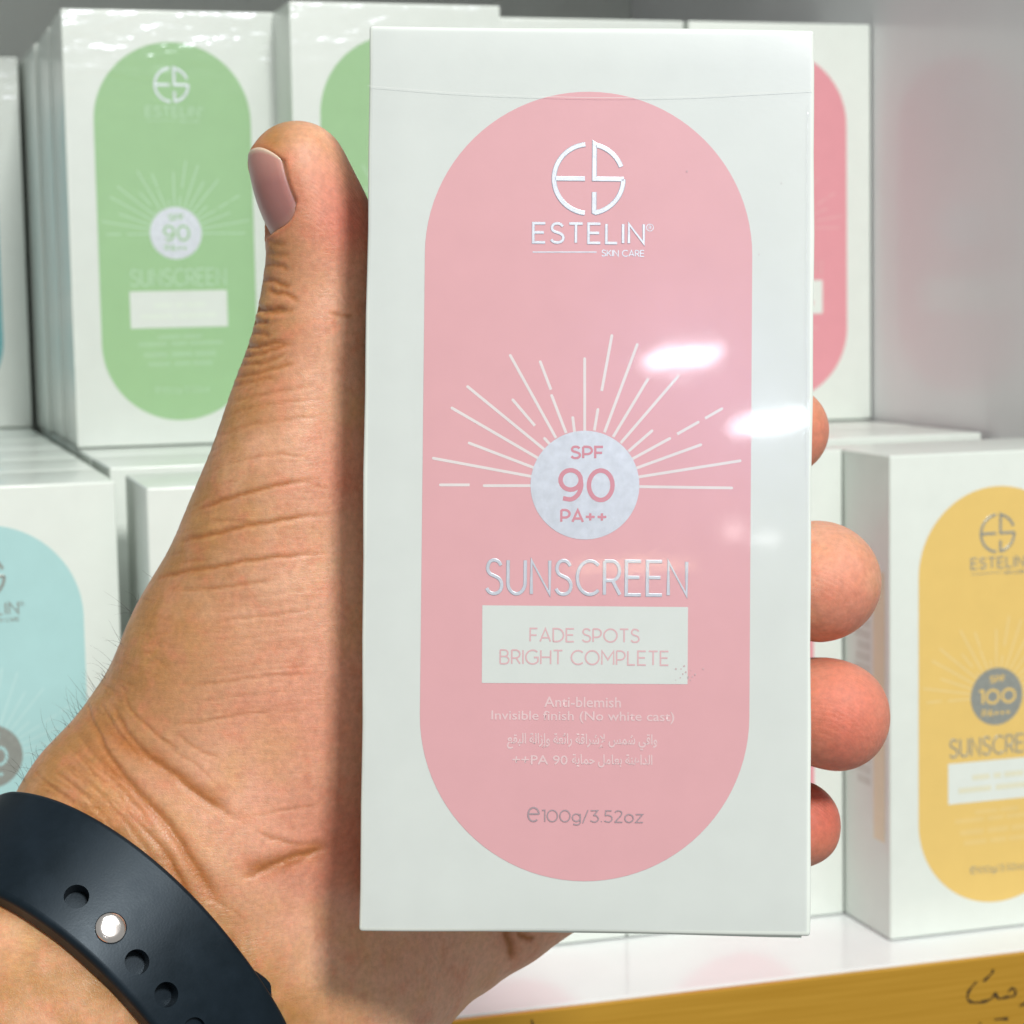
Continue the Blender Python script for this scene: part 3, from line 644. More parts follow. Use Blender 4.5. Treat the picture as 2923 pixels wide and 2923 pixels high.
def trilin(A, p):
    g = (p - LO) / VOX; i = np.clip(np.floor(g).astype(int), 0, np.array(A.shape) - 2); t = g - i
    out = 0
    for a in (0, 1):
        for b in (0, 1):
            for c in (0, 1):
                w = (t[:, 0] if a else 1 - t[:, 0]) * (t[:, 1] if b else 1 - t[:, 1]) * (t[:, 2] if c else 1 - t[:, 2])
                out = out + w * A[i[:, 0] + a, i[:, 1] + b, i[:, 2] + c]
    return out
def surface_nets(A):
    ins = A < 0
    cnt = np.zeros(tuple(n - 1 for n in A.shape), np.int8)
    for a in (0, 1):
        for b in (0, 1):
            for c in (0, 1):
                cnt += ins[a:A.shape[0] - 1 + a, b:A.shape[1] - 1 + b, c:A.shape[2] - 1 + c]
    act = (cnt > 0) & (cnt < 8)
    idx = np.argwhere(act); vid = np.full(act.shape, -1, np.int32); vid[act] = np.arange(len(idx))
    acc = np.zeros((len(idx), 3)); num = np.zeros(len(idx))
    cor = [(a, b, c) for a in (0, 1) for b in (0, 1) for c in (0, 1)]
    val = {c: A[idx[:, 0] + c[0], idx[:, 1] + c[1], idx[:, 2] + c[2]] for c in cor}
    for c in cor:
        for ax in range(3):
            if c[ax] == 0:
                d = list(c); d[ax] = 1; d = tuple(d); m = (val[c] < 0) != (val[d] < 0)
                t = np.where(m, val[c] / np.where(m, val[c] - val[d], 1), 0)
                pt = np.array(c, float)[None, :].repeat(len(idx), 0); pt[:, ax] += t
                acc[m] += pt[m]; num[m] += 1
    V = LO + VOX * (idx + acc / num[:, None])
    faces = []
    for ax in range(3):
        o = [0, 1, 2]; o.remove(ax); u_, v_ = o
        sh = [slice(None)] * 3; sa = list(sh); sb = list(sh); sa[ax] = slice(0, -1); sb[ax] = slice(1, None)
        e = np.argwhere(ins[tuple(sa)] != ins[tuple(sb)])
        e = e[(e[:, u_] > 0) & (e[:, v_] > 0) & (e[:, u_] < A.shape[u_] - 1) & (e[:, v_] < A.shape[v_] - 1)]
        fl = ins[e[:, 0], e[:, 1], e[:, 2]]
        def vv(du, dv):
            g = e.copy(); g[:, u_] -= du; g[:, v_] -= dv; return vid[g[:, 0], g[:, 1], g[:, 2]]
        qd = np.stack([vv(1, 1), vv(0, 1), vv(0, 0), vv(1, 0)], 1)
        if ax == 1: fl = ~fl
        qd[fl] = qd[fl][:, ::-1]
        faces.append(qd)
    return V, np.vstack(faces)
SDF[0] = SDF[-1] = 5; SDF[:, 0] = SDF[:, -1] = 5; SDF[:, :, 0] = SDF[:, :, -1] = 5
HV, HF = surface_nets(SDF)

# ---- nail frame on the thumb tip
NA = np.array([-.31, .95, 0.0]); NA /= np.linalg.norm(NA)
NN = np.array([-.875, 0, -.485]); NN = NN - NA * (NN @ NA); NN /= np.linalg.norm(NN)
NWv = np.cross(NA, NN)
NP0 = cam_mm(585, 375, 386) + NA * 1.4; NR = 8.3; NHALF = math.radians(52)
def nail_h(s): return 9.3 - 0.017 * (s - 1) ** 2
def nail_smin(t): return -5.9 + 3.4 * np.abs(t) ** 4
def nail_smax(t): return 9.4 - 4.6 * np.abs(t) ** 2.2
def nail_pt(s, t, lift):
    a = t * NHALF; c = nail_h(s) - NR
    return NP0 + NA * s + NN * (c + (NR + lift) * math.cos(a)) + NWv * ((NR + lift) * math.sin(a))

# ---- refine and carve
def grad(V):
    g = np.stack([trilin(SDF, V + np.eye(3)[a] * .8) - trilin(SDF, V - np.eye(3)[a] * .8) for a in range(3)], 1)
    return g / (np.linalg.norm(g, axis=1, keepdims=True) + 1e-6)
ed = np.sort(np.stack([HF, np.roll(HF, -1, 1)], 2).reshape(-1, 2), 1).astype(np.int64)
key, invk = np.unique(ed[:, 0] * (len(HV) + 1) + ed[:, 1], return_inverse=True)
ea, eb = key // (len(HV) + 1), key % (len(HV) + 1); nV, nE = len(HV), len(key)
ei = nV + invk.reshape(-1, 4); fi = nV + nE + np.arange(len(HF))
V = np.vstack([HV, (HV[ea] + HV[eb]) / 2, HV[HF].mean(1)])
for _ in range(2): V = V - grad(V) * np.clip(trilin(SDF, V), -.3, .3)[:, None] * .7
HQ = np.vstack([np.stack([HF[:, k], ei[:, k], fi, ei[:, k - 1]], 1) for k in range(4)])
N = len(V); hand_me = bpy.data.meshes.new('hand')
hand_me.vertices.add(N); hand_me.loops.add(HQ.size); hand_me.polygons.add(len(HQ))
hand_me.vertices.foreach_set('co', V.ravel()); hand_me.loops.foreach_set('vertex_index', HQ.ravel().astype(np.int32))
hand_me.polygons.foreach_set('loop_start', np.arange(0, HQ.size, 4, dtype=np.int32)); hand_me.update(calc_edges=True)
G = grad(V)
view = V / np.linalg.norm(V, axis=1, keepdims=True); facing = -(G * view).sum(1)
upx = PX / 2 + V[:, 0] / V[:, 2] * FD; vpx = PX / 2 - V[:, 1] / V[:, 2] * FD

A1 = lambda x, y: (.3763 * x, .3763 * y)
A2 = lambda x, y: (.3763 * x, 727 + .3763 * y)
A3 = lambda x, y: (.3763 * x, 1289 + .3763 * y)
CR = []          # (pixel polyline, depth mm, width mm)
def cr(fn, pts, d=.16, w=.30): CR.append(([fn(*p) for p in pts], d, w))
B1 = lambda x, y: (377.4 + .2933 * x, 188.4 + .2933 * y)
for pts, d in (([(405, 1060), (500, 1065), (570, 1090)], .3), ([(375, 1170), (450, 1160), (530, 1190), (590, 1200)], .38), ([(450, 1200), (470, 1240), (560, 1250), (640, 1300)], .4),
               ([(325, 1335), (400, 1350), (480, 1350), (560, 1340)], .8), ([(400, 1380), (470, 1370), (620, 1350)], .28), ([(290, 1440), (380, 1430), (440, 1440)], .42),
               ([(285, 1510), (370, 1500), (450, 1520)], .36), ([(255, 1570), (350, 1590), (440, 1570), (560, 1550)], .5), ([(235, 1650), (360, 1640), (480, 1600), (600, 1560)], .34),
               ([(220, 1700), (300, 1700), (420, 1690), (560, 1620)], .28), ([(190, 1780), (330, 1770), (500, 1720), (620, 1690)], .28), ([(180, 1850), (330, 1810), (500, 1780)], .25),
               ([(830, 1370), (900, 1385), (1000, 1390)], .22), ([(430, 900), (500, 930), (560, 925)], .2), ([(420, 980), (500, 1000), (580, 990)], .18)):
    cr(B1, pts, d, .34 + .2 * d)
B3 = lambda x, y: (.3654 * x, 1226 + .3654 * y)
_a = np.array(crom([(430, 400), (560, 600), (700, 740), (830, 900), (960, 1130)], 3)); _b = np.array(crom([(100, 700), (330, 780), (500, 900), (640, 1060), (800, 1250)], 3))
for i in range(13):                                   # fine parallel folds above the strap
    t = (i + .5) / 13; pl = _a * (1 - t) + _b * t; i0 = int(RNG.integers(0, 4)); i1 = len(pl) - int(RNG.integers(0, 5))
    cr(B3, [tuple(q) for q in pl[i0:i1] + RNG.normal(size=(i1 - i0, 2)) * 5], .12 + .12 * RNG.random(), .26)
for pts, d, w in (([(480, 330), (640, 480), (780, 560), (950, 680), (1100, 790), (1230, 870)], .38, 1.5), ([(400, 400), (560, 600), (700, 740), (850, 890), (960, 1050), (1080, 1230), (1160, 1350)], .42, 1.4),
                  ([(820, 1010), (900, 1130), (970, 1280), (1050, 1450)], .32, 1.2), ([(1710, 1010), (1560, 1060), (1400, 1110), (1240, 1150)], .35, 1.6)):
    cr(B3, pts, d, w)
cr(A2, [(1130, 100), (1250, 60), (1400, 30), (1600, 0)], .13); cr(A2, [(1090, 190), (1200, 130), (1380, 90), (1600, 70)], .13)
cr(A2, [(1070, 260), (1250, 200), (1450, 170), (1640, 150)], .12); cr(A2, [(1130, 400), (1280, 360), (1420, 345), (1560, 370)], .13)
cr(A2, [(940, 650), (1080, 590), (1200, 550), (1350, 510), (1450, 490), (1600, 465)], .34, .38); cr(A2, [(1520, 490), (1660, 520)], .12)
cr(A2, [(900, 790), (960, 768), (1100, 740), (1230, 705), (1330, 690), (1500, 660), (1700, 640)], .36, .4); cr(A2, [(1050, 680), (1180, 680), (1300, 695)], .14)
cr(A2, [(760, 985), (820, 960), (950, 930), (1080, 912), (1230, 880), (1450, 855), (1640, 840)], .32, .38); cr(A2, [(900, 900), (960, 880), (1040, 880)], .15)
cr(A2, [(860, 1030), (1050, 1020), (1200, 1000), (1400, 970)], .2); cr(A2, [(1050, 1195), (1200, 1170), (1400, 1150), (1600, 1110)], .14)
for i in range(9):
    y0 = 1040 + i * 34 + 9 * math.sin(i * 2.1)
    cr(A2, [(1010 + 30 * math.sin(i), y0 + 42), (1300, y0 + 12), (1640, y0 - 28)], .06, .22)
for i in range(7):
    y0 = 1330 + i * 55 + 14 * math.sin(i * 1.7)
    cr(A2, [(960 + 40 * math.sin(i * 3), y0 + 40), (1250, y0 + 10 * math.cos(i)), (1600, y0 - 34)], .07, .24)
cr(A2, [(880, 1510), (1100, 1490), (1300, 1460), (1600, 1440)], .13); cr(A2, [(850, 1700), (1000, 1690), (1200, 1650), (1450, 1620)], .16)
cr(A3, [(545, 70), (590, 160), (640, 250), (740, 370), (860, 450), (960, 540), (1080, 620), (1190, 680)], .3, .5)
cr(A3, [(400, 100), (470, 230), (560, 380), (660, 510), (760, 620), (850, 720), (920, 830), (1000, 960), (1100, 1110)], .36, .55)
cr(A3, [(640, 640), (720, 730), (810, 820), (870, 930), (930, 1050), (1000, 1200), (1060, 1330)], .3, .5)
cr(A3, [(430, 80), (470, 200), (540, 330)], .2); cr(A3, [(500, 90), (600, 260), (700, 370)], .2); cr(A3, [(600, 70), (720, 200), (830, 290), (900, 330)], .2)
cr(A3, [(300, 370), (420, 470), (520, 570), (620, 680)], .18); cr(A3, [(350, 300), (480, 420), (600, 520), (700, 640), (800, 760)], .2)
cr(A3, [(250, 420), (380, 520), (500, 640), (600, 760)], .18); cr(A3, [(200, 480), (320, 570), (450, 690)], .16); cr(A3, [(370, 230), (500, 400), (580, 470)], .16)
cr(A3, [(620, 560), (720, 690), (800, 770)], .16); cr(A3, [(560, 640), (680, 760), (760, 880), (830, 960)], .16); cr(A3, [(150, 430), (260, 520), (380, 600)], .14)
cr(A3, [(880, 250), (990, 330), (1120, 380)], .16); cr(A3, [(720, 200), (860, 330), (1000, 420), (1100, 520)], .12)
cr(A3, [(1650, 818), (1560, 850), (1420, 890), (1280, 960), (1200, 970)], .34, .5); cr(A3, [(1650, 812), (1450, 800), (1280, 740)], .2, .4)
cr(A3, [(1640, 826), (1500, 900), (1400, 960)], .18, .4); cr(A3, [(1190, 680), (1400, 640), (1640, 600)], .12)
cr(A3, [(1000, 1060), (1150, 1130), (1250, 1200)], .12); cr(A3, [(1150, 1250), (1215, 1400), (1250, 1500)], .22, .5)
CR.append(([(955, 1745), (962, 1775), (970, 1812)], .8, .9)); CR.append(([(1010, 1772), (990, 1768), (975, 1760)], .4, .6))
# short random wrinkles on the tan side of thumb and wrist
for i in range(70):
    t = RNG.random(); x = 470 - 330 * t + RNG.random() * 60; y = 640 + 760 * t + RNG.normal() * 30
    a = math.radians(-25 + 75 * max(0, t - .45) / .55 + RNG.normal() * 12); L = 25 + 40 * RNG.random()
    CR.append(([(x, y), (x + L * math.cos(a), y + L * math.sin(a))], .07 + .05 * RNG.random(), .22))
disp = np.zeros(N); crease = np.zeros(N)
near = facing > -.05
for pts, dep, wid in CR:
    pl = np.array(crom(pts, 4)) if len(pts) > 2 else np.array(pts, float)
    pl = pl + np.stack([np.sin(np.arange(len(pl)) * 1.7 + pl[0, 0]), np.cos(np.arange(len(pl)) * 2.3 + pl[0, 1])], 1) * 1.1
    m = np.where(near & (upx > pl[:, 0].min() - 20) & (upx < pl[:, 0].max() + 20) & (vpx > pl[:, 1].min() - 20) & (vpx < pl[:, 1].max() + 20))[0]
    if len(m) == 0: continue
    P = np.stack([upx[m], vpx[m]], 1); best = np.full(len(m), 1e9); tt = np.zeros(len(m))
    for i in range(len(pl) - 1):
        a, b = pl[i], pl[i + 1]; ba = b - a; hh = np.clip(((P - a) @ ba) / (ba @ ba + 1e-9), 0, 1)
        d = np.linalg.norm(P - a - hh[:, None] * ba, axis=1); u_ = d < best; best[u_] = d[u_]; tt[u_] = (i + hh[u_]) / (len(pl) - 1)
    mm = best * V[m, 2] / FD; taper = np.clip(np.minimum(tt, 1 - tt) * 5, .12, 1)
    g = np.exp(-(mm / wid) ** 2) * taper; rim = np.exp(-((mm - 2.2 * wid) / (1.3 * wid)) ** 2) * taper
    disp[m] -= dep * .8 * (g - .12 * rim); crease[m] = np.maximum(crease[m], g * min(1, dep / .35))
# low, broad unevenness of flesh
disp += .22 * np.sin(V[:, 0] * .33 + 1.3 * np.sin(V[:, 1] * .21)) * np.sin(V[:, 1] * .27 + 1) * np.clip((V[:, 1] + 20) / -40, 0, 1)
disp = np.maximum(disp, -.85)
V = V + G * disp[:, None]
# nail bed and fold
rel = V - NP0; s_ = rel @ NA; cc = nail_h(s_) - NR; yn = rel @ NN - cc; yw = rel @ NWv
rho = np.hypot(yn, yw); t_ = np.arctan2(yw, yn) / NHALF
sel = (np.abs(t_) < 1.5) & (s_ > -9) & (s_ < 14) & (yn > 0) & (rho < 13)
tc_ = np.clip(t_, -1, 1)
dist = np.maximum(np.maximum((np.abs(t_) - 1) * NHALF * NR, nail_smin(tc_) - s_), s_ - nail_smax(tc_))   # mm outside the nail outline
inn = np.clip(.5 - dist / .9, 0, 1); inn = inn * inn * (3 - 2 * inn)
frontcut = np.clip((s_ - nail_smax(tc_) + 1.0) / .8, 0, 1)
newr = rho + (NR - .30 - rho) * inn
fold = np.exp(-((dist - .75) / .55) ** 2) * (1 - frontcut * .85)
newr = newr + fold * np.clip(NR + .55 - newr, -.2, 1.2) * .85
k_ = np.where(sel, newr / np.maximum(rho, 1e-6), 1.0)
V = V + (NN * (yn * (k_ - 1))[:, None] + NWv * (yw * (k_ - 1))[:, None])
nail_near = np.where(sel, np.exp(-(np.maximum(dist, 0) / 1.4) ** 2), 0)

hand_me.vertices.foreach_set('co', c2w(V).ravel()); hand_me.flip_normals(); hand_me.update(); hand_me.shade_smooth()
# skin zones that belong to the skin itself: palmar side (pink) against the outer side (tan), redder pads, crease pigment
left = np.interp(vpx, [e[1] for e in edge] + [1500], [e[0] for e in edge] + [20])
palm = np.clip((upx - left) / np.interp(vpx, [400, 700, 1000, 1400, 1600], [110, 190, 300, 430, 480]), 0, 1); palm = palm * palm * (3 - 2 * palm)
palm[vpx > 1520] = np.clip((upx[vpx > 1520] - 150 - (vpx[vpx > 1520] - 1500) * 1.0) / 180, 0, 1)
red = np.zeros(N)
for (x, y, r, a) in ((655, 420, 75, .75), (610, 330, 55, .25), (640, 900, 70, .3), (600, 1330, 130, .25), (640, 1600, 120, .45), (1600, 1120, 110, .45), (1600, 1350, 140, .8), (1555, 1550, 110, .85), (1545, 810, 90, .6), (1650, 1100, 20, -.2)):
    red += a * np.exp(-((upx - x) ** 2 + (vpx - y) ** 2) / (r * r))
tip = np.clip((upx - 1490) / 20, 0, 1)
ridge = np.maximum(tip, np.exp(-((upx - 640) ** 2 + (vpx - 360) ** 2) / 90 ** 2))
for nm, arr in (('palmar', palm), ('redness', red + .6 * nail_near * .5), ('crease', crease), ('ridge', ridge)):
    at_ = hand_me.attributes.new(nm, 'FLOAT', 'POINT'); at_.data.foreach_set('value', arr.astype(np.float32))

def skin_mat():
    t = NT('skin'); p = t.p
    def attr(n): a = t.node('ShaderNodeAttribute', attribute_name=n); return a.outputs['Fac']
    def mix(f, a, b, mode='MIX'):
        m = t.node('ShaderNodeMix', data_type='RGBA', blend_type=mode)
        for k, v in (('Factor', f), ('A', a), ('B', b)):
            if hasattr(v, 'links') or hasattr(v, 'is_linked'): t.link(v, m.inputs[k])
            else: m.inputs[k].default_value = v
        return m.outputs['Result']
    tc = t.node('ShaderNodeTexCoord'); ob = tc.outputs['Object']
    def noise(sc, det=4.0, rough=.6, off=None):
        n = t.node('ShaderNodeTexNoise', i_Scale=sc, i_Detail=det, i_Roughness=rough); t.link(ob, n.inputs['Vector']); return n.outputs['Fac']
    def rng(v, a, b, c, d):
        m = t.node('ShaderNodeMapRange'); t.link(v, m.inputs['Value'])
        for k, x in zip(('From Min', 'From Max', 'To Min', 'To Max'), (a, b, c, d)): m.inputs[k].default_value = x
        return m.outputs['Result']
    base = mix(attr('palmar'), (0.42, 0.205, 0.068, 1), (0.71, 0.385, 0.255, 1))
    blot = rng(noise(130, 4), .46, .72, 0, .42)
    base = mix(blot, base, (0.66, 0.285, 0.185, 1))
    yel = rng(noise(75, 3), .5, .72, 0, .45)
    base = mix(yel, base, (0.64, 0.36, 0.14, 1))
    base = mix(rng(noise(48, 3), .5, .7, 0, .5), base, (0.76, 0.46, 0.31, 1))
    base = mix(rng(noise(210, 3), .52, .74, 0, .5), base, (0.64, 0.23, 0.13, 1))
    base = mix(attr('redness'), base, (0.62, 0.155, 0.105, 1))
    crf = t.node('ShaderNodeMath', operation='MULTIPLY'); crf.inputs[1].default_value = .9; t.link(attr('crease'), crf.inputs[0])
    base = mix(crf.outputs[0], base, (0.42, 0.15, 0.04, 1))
    base = mix(1.0, base, rng(noise(900, 3), .3, .7, .86, 1.08), 'MULTIPLY')
    t.link(base, p.inputs['Base Color'])
    p.inputs['Subsurface Weight'].default_value = 0.5
    p.inputs['Subsurface Radius'].default_value = (1.0, 0.35, 0.2)
    p.inputs['Subsurface Scale'].default_value = 0.0028
    p.inputs['Specular IOR Level'].default_value = 0.42
    t.link(rng(noise(400, 3), .3, .7, .36, .5), p.inputs['Roughness'])
    # relief: skin cells, fine cross lines, ridges on the pads
    vo = t.node('ShaderNodeTexVoronoi', i_Scale=1500.0, feature='DISTANCE_TO_EDGE'); 
    w1_ = t.node('ShaderNodeTexNoise', i_Scale=300.0); t.link(ob, w1_.inputs['Vector'])
    t.link(ob, vo.inputs['Vector'])
    mp = t.node('ShaderNodeMapping'); mp.inputs['Rotation'].default_value = (0, math.radians(12), 0); mp.inputs['Scale'].default_value = (0.22, 0.22, 1.6)
    t.link(ob, mp.inputs['Vector'])
    nl = t.node('ShaderNodeTexNoise', i_Scale=900.0, i_Detail=3.0); t.link(mp.outputs['Vector'], nl.inputs['Vector'])
    wv = t.node('ShaderNodeTexWave', i_Scale=560.0, i_Distortion=2.0, wave_type='BANDS', bands_direction='DIAGONAL'); wv.inputs['Detail Scale'].default_value = 60.0
    t.link(ob, wv.inputs['Vector'])
    def mul(a, b):
        m = t.node('ShaderNodeMath', operation='MULTIPLY')
        t.link(a, m.inputs[0]); (t.link(b, m.inputs[1]) if not isinstance(b, float) else setattr(m.inputs[1], 'default_value', b)); return m.outputs[0]
    def addm(a, b):
        m = t.node('ShaderNodeMath', operation='ADD'); t.link(a, m.inputs[0]); t.link(b, m.inputs[1]); return m.outputs[0]
    vor = rng(vo.outputs['Distance'], 0, .12, 0, 1)
    hgt = addm(addm(mul(vor, .25), mul(nl.outputs['Fac'], 1.0)), mul(mul(wv.outputs['Fac'], attr('ridge')), .38))
    b = t.node('ShaderNodeBump', i_Strength=.48, i_Distance=0.00016); t.link(hgt, b.inputs['Height']); t.link(b.outputs['Normal'], p.inputs['Normal'])
    return t.m
M['skin'] = skin_mat()
hand = link('hand', hand_me, M['skin'])
hand['label'] = 'left hand gripping the pink box, thumb up its left side, forearm below'
hand['category'] = 'hand'

# ---- thumbnail
nu, nv = 26, 30; v, f = [], []; tipa = []
for lay, lift in ((0, .06), (1, -.3)):
    for j in range(nv + 1):
        for i in range(nu + 1):
            t = -1 + 2 * i / nu; s = nail_smin(t) + (nail_smax(t) - nail_smin(t)) * j / nv
            e = max(0, 1 - min(nu - abs(2 * i - nu), 4) / 4) * .5
            v.append(nail_pt(s, t * .985, lift - (e if lay == 0 else 0))); tipa.append(j / nv)
W1 = nu + 1; O = W1 * (nv + 1)
for j in range(nv):
    for i in range(nu):
        a = j * W1 + i; f.append([a, a + W1, a + W1 + 1, a + 1]); f.append([O + a, O + a + 1, O + a + W1 + 1, O + a + W1])
rim = [i for i in range(W1)] + [j * W1 + nu for j in range(1, nv + 1)] + [nv * W1 + i for i in range(nu - 1, -1, -1)] + [j * W1 for j in range(nv - 1, 0, -1)]
for a, b in zip(rim, rim[1:] + rim[:1]): f.append([a, b, O + b, O + a])
nm = mesh('thumbnail', c2w(np.array(v)), f)
bm = bmesh.new(); bm.from_mesh(nm); bmesh.ops.recalc_face_normals(bm, faces=bm.faces[:]); bm.to_mesh(nm); bm.free()
at_ = nm.attributes.new('along', 'FLOAT', 'POINT'); at_.data.foreach_set('value', np.array(tipa, np.float32))
t = NT('nail'); a = t.node('ShaderNodeAttribute', attribute_name='along'); r_ = t.node('ShaderNodeValToRGB')
e = r_.color_ramp.elements; e[0].position = 0; e[0].color = (.40, .23, .19, 1); e[1].position = 1; e[1].color = (.72, .58, .44, 1)
for pos, c in ((.12, (.36, .165, .15, 1)), (.55, (.36, .16, .145, 1)), (.93, (.50, .25, .21, 1)), (.975, (.62, .47, .36, 1))):
    q = r_.color_ramp.elements.new(pos); q.color = c
t.link(a.outputs['Fac'], r_.inputs['Fac']); t.link(r_.outputs['Color'], t.p.inputs['Base Color'])
t.p.inputs['Roughness'].default_value = .3; t.p.inputs['Subsurface Weight'].default_value = .2; t.p.inputs['Subsurface Scale'].default_value = .001
tcn = t.node('ShaderNodeTexCoord'); nzn = t.node('ShaderNodeTexNoise', i_Scale=500.0, i_Detail=2.0); t.link(tcn.outputs['Object'], nzn.inputs['Vector'])
bn = t.node('ShaderNodeBump', i_Strength=.25, i_Distance=.0002); t.link(nzn.outputs['Fac'], bn.inputs['Height']); t.link(bn.outputs['Normal'], t.p.inputs['Normal'])
link('thumbnail', nm, t.m, hand, True)

# ---- fine hair along the wrist edge
edge_ids = np.where((np.abs(facing) < .22) & (upx < 345) & (upx > 10) & (vpx > 940) & (vpx < 1500) & (G[:, 0] < 0))[0]
v, f = [], []
prob = np.clip((vpx[edge_ids] - 900) / 500, .08, 1) ** 2; prob /= prob.sum()
for vid in RNG.choice(edge_ids, 70, p=prob):
    p = V[vid].copy(); d = G[vid] * .7 + np.array([-.25, .75, 0]) + RNG.normal(size=3) * .35; d /= np.linalg.norm(d)
    bend = RNG.normal(size=3) * .22 + np.array([-.05, -.16, 0]); L = 1.5 + 5.5 * RNG.random() ** 1.6; n = 7; ring = []
    for i in range(n + 1):
        r = .034 * (1 - .8 * i / n); x_ = np.cross(d, [0, 0, 1.0]); x_ /= np.linalg.norm(x_) + 1e-9; y_ = np.cross(d, x_)
        ring.append(len(v))
        for k in range(3):
            an = k * 2.094; v.append(p + r * (math.cos(an) * x_ + math.sin(an) * y_))
        p = p + d * L / n; d = d + bend * .35; d /= np.linalg.norm(d)
    for a, b in zip(ring[:-1], ring[1:]):
        for k in range(3): f.append([a + k, a + (k + 1) % 3, b + (k + 1) % 3, b + k])
hair = link('arm_hair', mesh('arm_hair', c2w(np.array(v)), f), paper('dark_hair', (.03, .022, .018, 1), rough=.5), hand)
hair['kind'] = 'stuff'

# ------------------------------------------------------------------ watch strap round the wrist
def march(p, d, r0, r1, step=.25):
    rr = np.arange(r0, r1, step); q = p[None] + rr[:, None] * d[None]
    return rr, trilin(SDF, q)
dpin = cam_mm(207, 1753, 1.0); rr, val = march(np.zeros(3), dpin, 335, 460)
pin3 = dpin * rr[np.argmax(val < 0)]
SC = ARM_P0 + ARM_AXIS * ((pin3 - ARM_P0) @ ARM_AXIS)
# strap axis: turned a little against the arm so that its edges run as seen
SA = -ARM_AXIS.copy()                                  # towards the hand
E1 = -nz_.copy(); E2 = np.cross(SA, E1)
tilt = math.radians(-2.0); SA = SA * math.cos(tilt) + E2 * math.sin(tilt); E2 = np.cross(SA, E1)
lean = math.radians(10.0); SA, E1 = SA * math.cos(lean) - E1 * math.sin(lean), E1 * math.cos(lean) + SA * math.sin(lean)
NPSI, HWID = 120, 9.9
SC = SC - SA * 1.6
us = np.linspace(-HWID, HWID, 15); rad = np.zeros((15, NPSI))
for i, u_ in enumerate(us):
    for j in range(NPSI):
        ps = 2 * math.pi * j / NPSI; d = E1 * math.cos(ps) + E2 * math.sin(ps)
        rr, val = march(SC + SA * u_, d, 8, 60); o_ = val > 0; rad[i, j] = rr[np.argmax(o_)] if o_.any() else 40
fit = np.array([np.polyfit(us, rad[:, j], 1) + np.array([0, .35]) for j in range(NPSI)])
for _ in range(6): fit = (np.roll(fit, 1, 0) + fit + np.roll(fit, -1, 0)) / 3
fit[:, 0] = np.clip(fit[:, 0], -.26, .26)
def strap_pt(u_, ps, lift):
    j = ps / (2 * math.pi) * NPSI; j0 = int(math.floor(j)) % NPSI; t = j - math.floor(j)
    fr = fit[j0] * (1 - t) + fit[(j0 + 1) % NPSI] * t
    return SC + SA * u_ + (E1 * math.cos(ps) + E2 * math.sin(ps)) * (fr[0] * u_ + fr[1] + lift)
def band(name, p0, p1, n, hw_, inner, outer, closed):
  def profile(hw):
    prof = [(-hw + .3, inner), (hw - .3, inner)] + [(hw - .0 - (1 - math.cos(a)) * 1.1 * 0 - 1.0 + math.cos(a) * 1.0, outer - 1.0 + math.sin(a) * 1.0) for a in np.linspace(-.3, math.pi / 2, 6)]
    prof += [(hw * (1 - 2 * k / 10) * .9, outer + .12 * (1 - (1 - 2 * k / 10) ** 2)) for k in range(0, 11)]
    prof += [(-(hw - 1.0 + math.cos(a) * 1.0), outer - 1.0 + math.sin(a) * 1.0) for a in np.linspace(math.pi / 2, -.3, 6)]
    return prof
  if True:
    prof = profile(hw_ if not callable(hw_) else hw_(0)); v, f = [], []; K = len(prof); m = n if closed else n + 1
    for i in range(m):
        ps = p0 + (p1 - p0) * i / n
        for (a, b) in (prof if not callable(hw_) else profile(hw_(i))): v.append(strap_pt(a, ps % (2 * math.pi), b))
    for i in range(n):
        for k in range(K):
            a = i * K + k; b = ((i + 1) % m) * K + k; k2 = (k + 1) % K
            f.append([a, i * K + k2, ((i + 1) % m) * K + k2, b])
    if not closed: f += [list(range(K)), list(range(n * K, n * K + K))[::-1]]
    me = mesh(name, c2w(np.array(v)), f)
    bm = bmesh.new(); bm.from_mesh(me); bmesh.ops.recalc_face_normals(bm, faces=bm.faces[:]); bm.to_mesh(me); bm.free(); return me
def rubber_mat():
    t = NT('navy_rubber'); p = t.p; tc = t.node('ShaderNodeTexCoord')
    nz = t.node('ShaderNodeTexNoise', i_Scale=140.0, i_Detail=5.0, i_Roughness=.65); t.link(tc.outputs['Object'], nz.inputs['Vector'])
    r1 = t.node('ShaderNodeMapRange'); t.link(nz.outputs['Fac'], r1.inputs['Value'])
    for k, x in zip(('From Min', 'From Max', 'To Min', 'To Max'), (.3, .7, .36, .46)): r1.inputs[k].default_value = x
    t.link(r1.outputs['Result'], p.inputs['Roughness'])
    c = t.node('ShaderNodeValToRGB'); c.color_ramp.elements[0].color = (.002, .006, .010, 1); c.color_ramp.elements[1].color = (.005, .011, .018, 1)
    c.color_ramp.elements[0].position = .35; c.color_ramp.elements[1].position = .75
    t.link(nz.outputs['Fac'], c.inputs['Fac']); t.link(c.outputs['Color'], p.inputs['Base Color'])
    p.inputs['Specular IOR Level'].default_value = .32; p.inputs['Specular Tint'].default_value = (.75, .88, 1, 1)
    n2 = t.node('ShaderNodeTexNoise', i_Scale=2500.0); t.link(tc.outputs['Object'], n2.inputs['Vector'])
    b = t.node('ShaderNodeBump', i_Strength=.12, i_Distance=.0001); t.link(n2.outputs['Fac'], b.inputs['Height']); t.link(b.outputs['Normal'], p.inputs['Normal'])
    return t.m
M['rubber'] = rubber_mat()
root_p = c2w(SC)
strap = empty('watch_strap', 'dark navy rubber watch strap with holes and metal pin on the wrist', 'watch strap', Matrix.Translation(root_p))
inv = Matrix.Translation(-Vector(root_p))
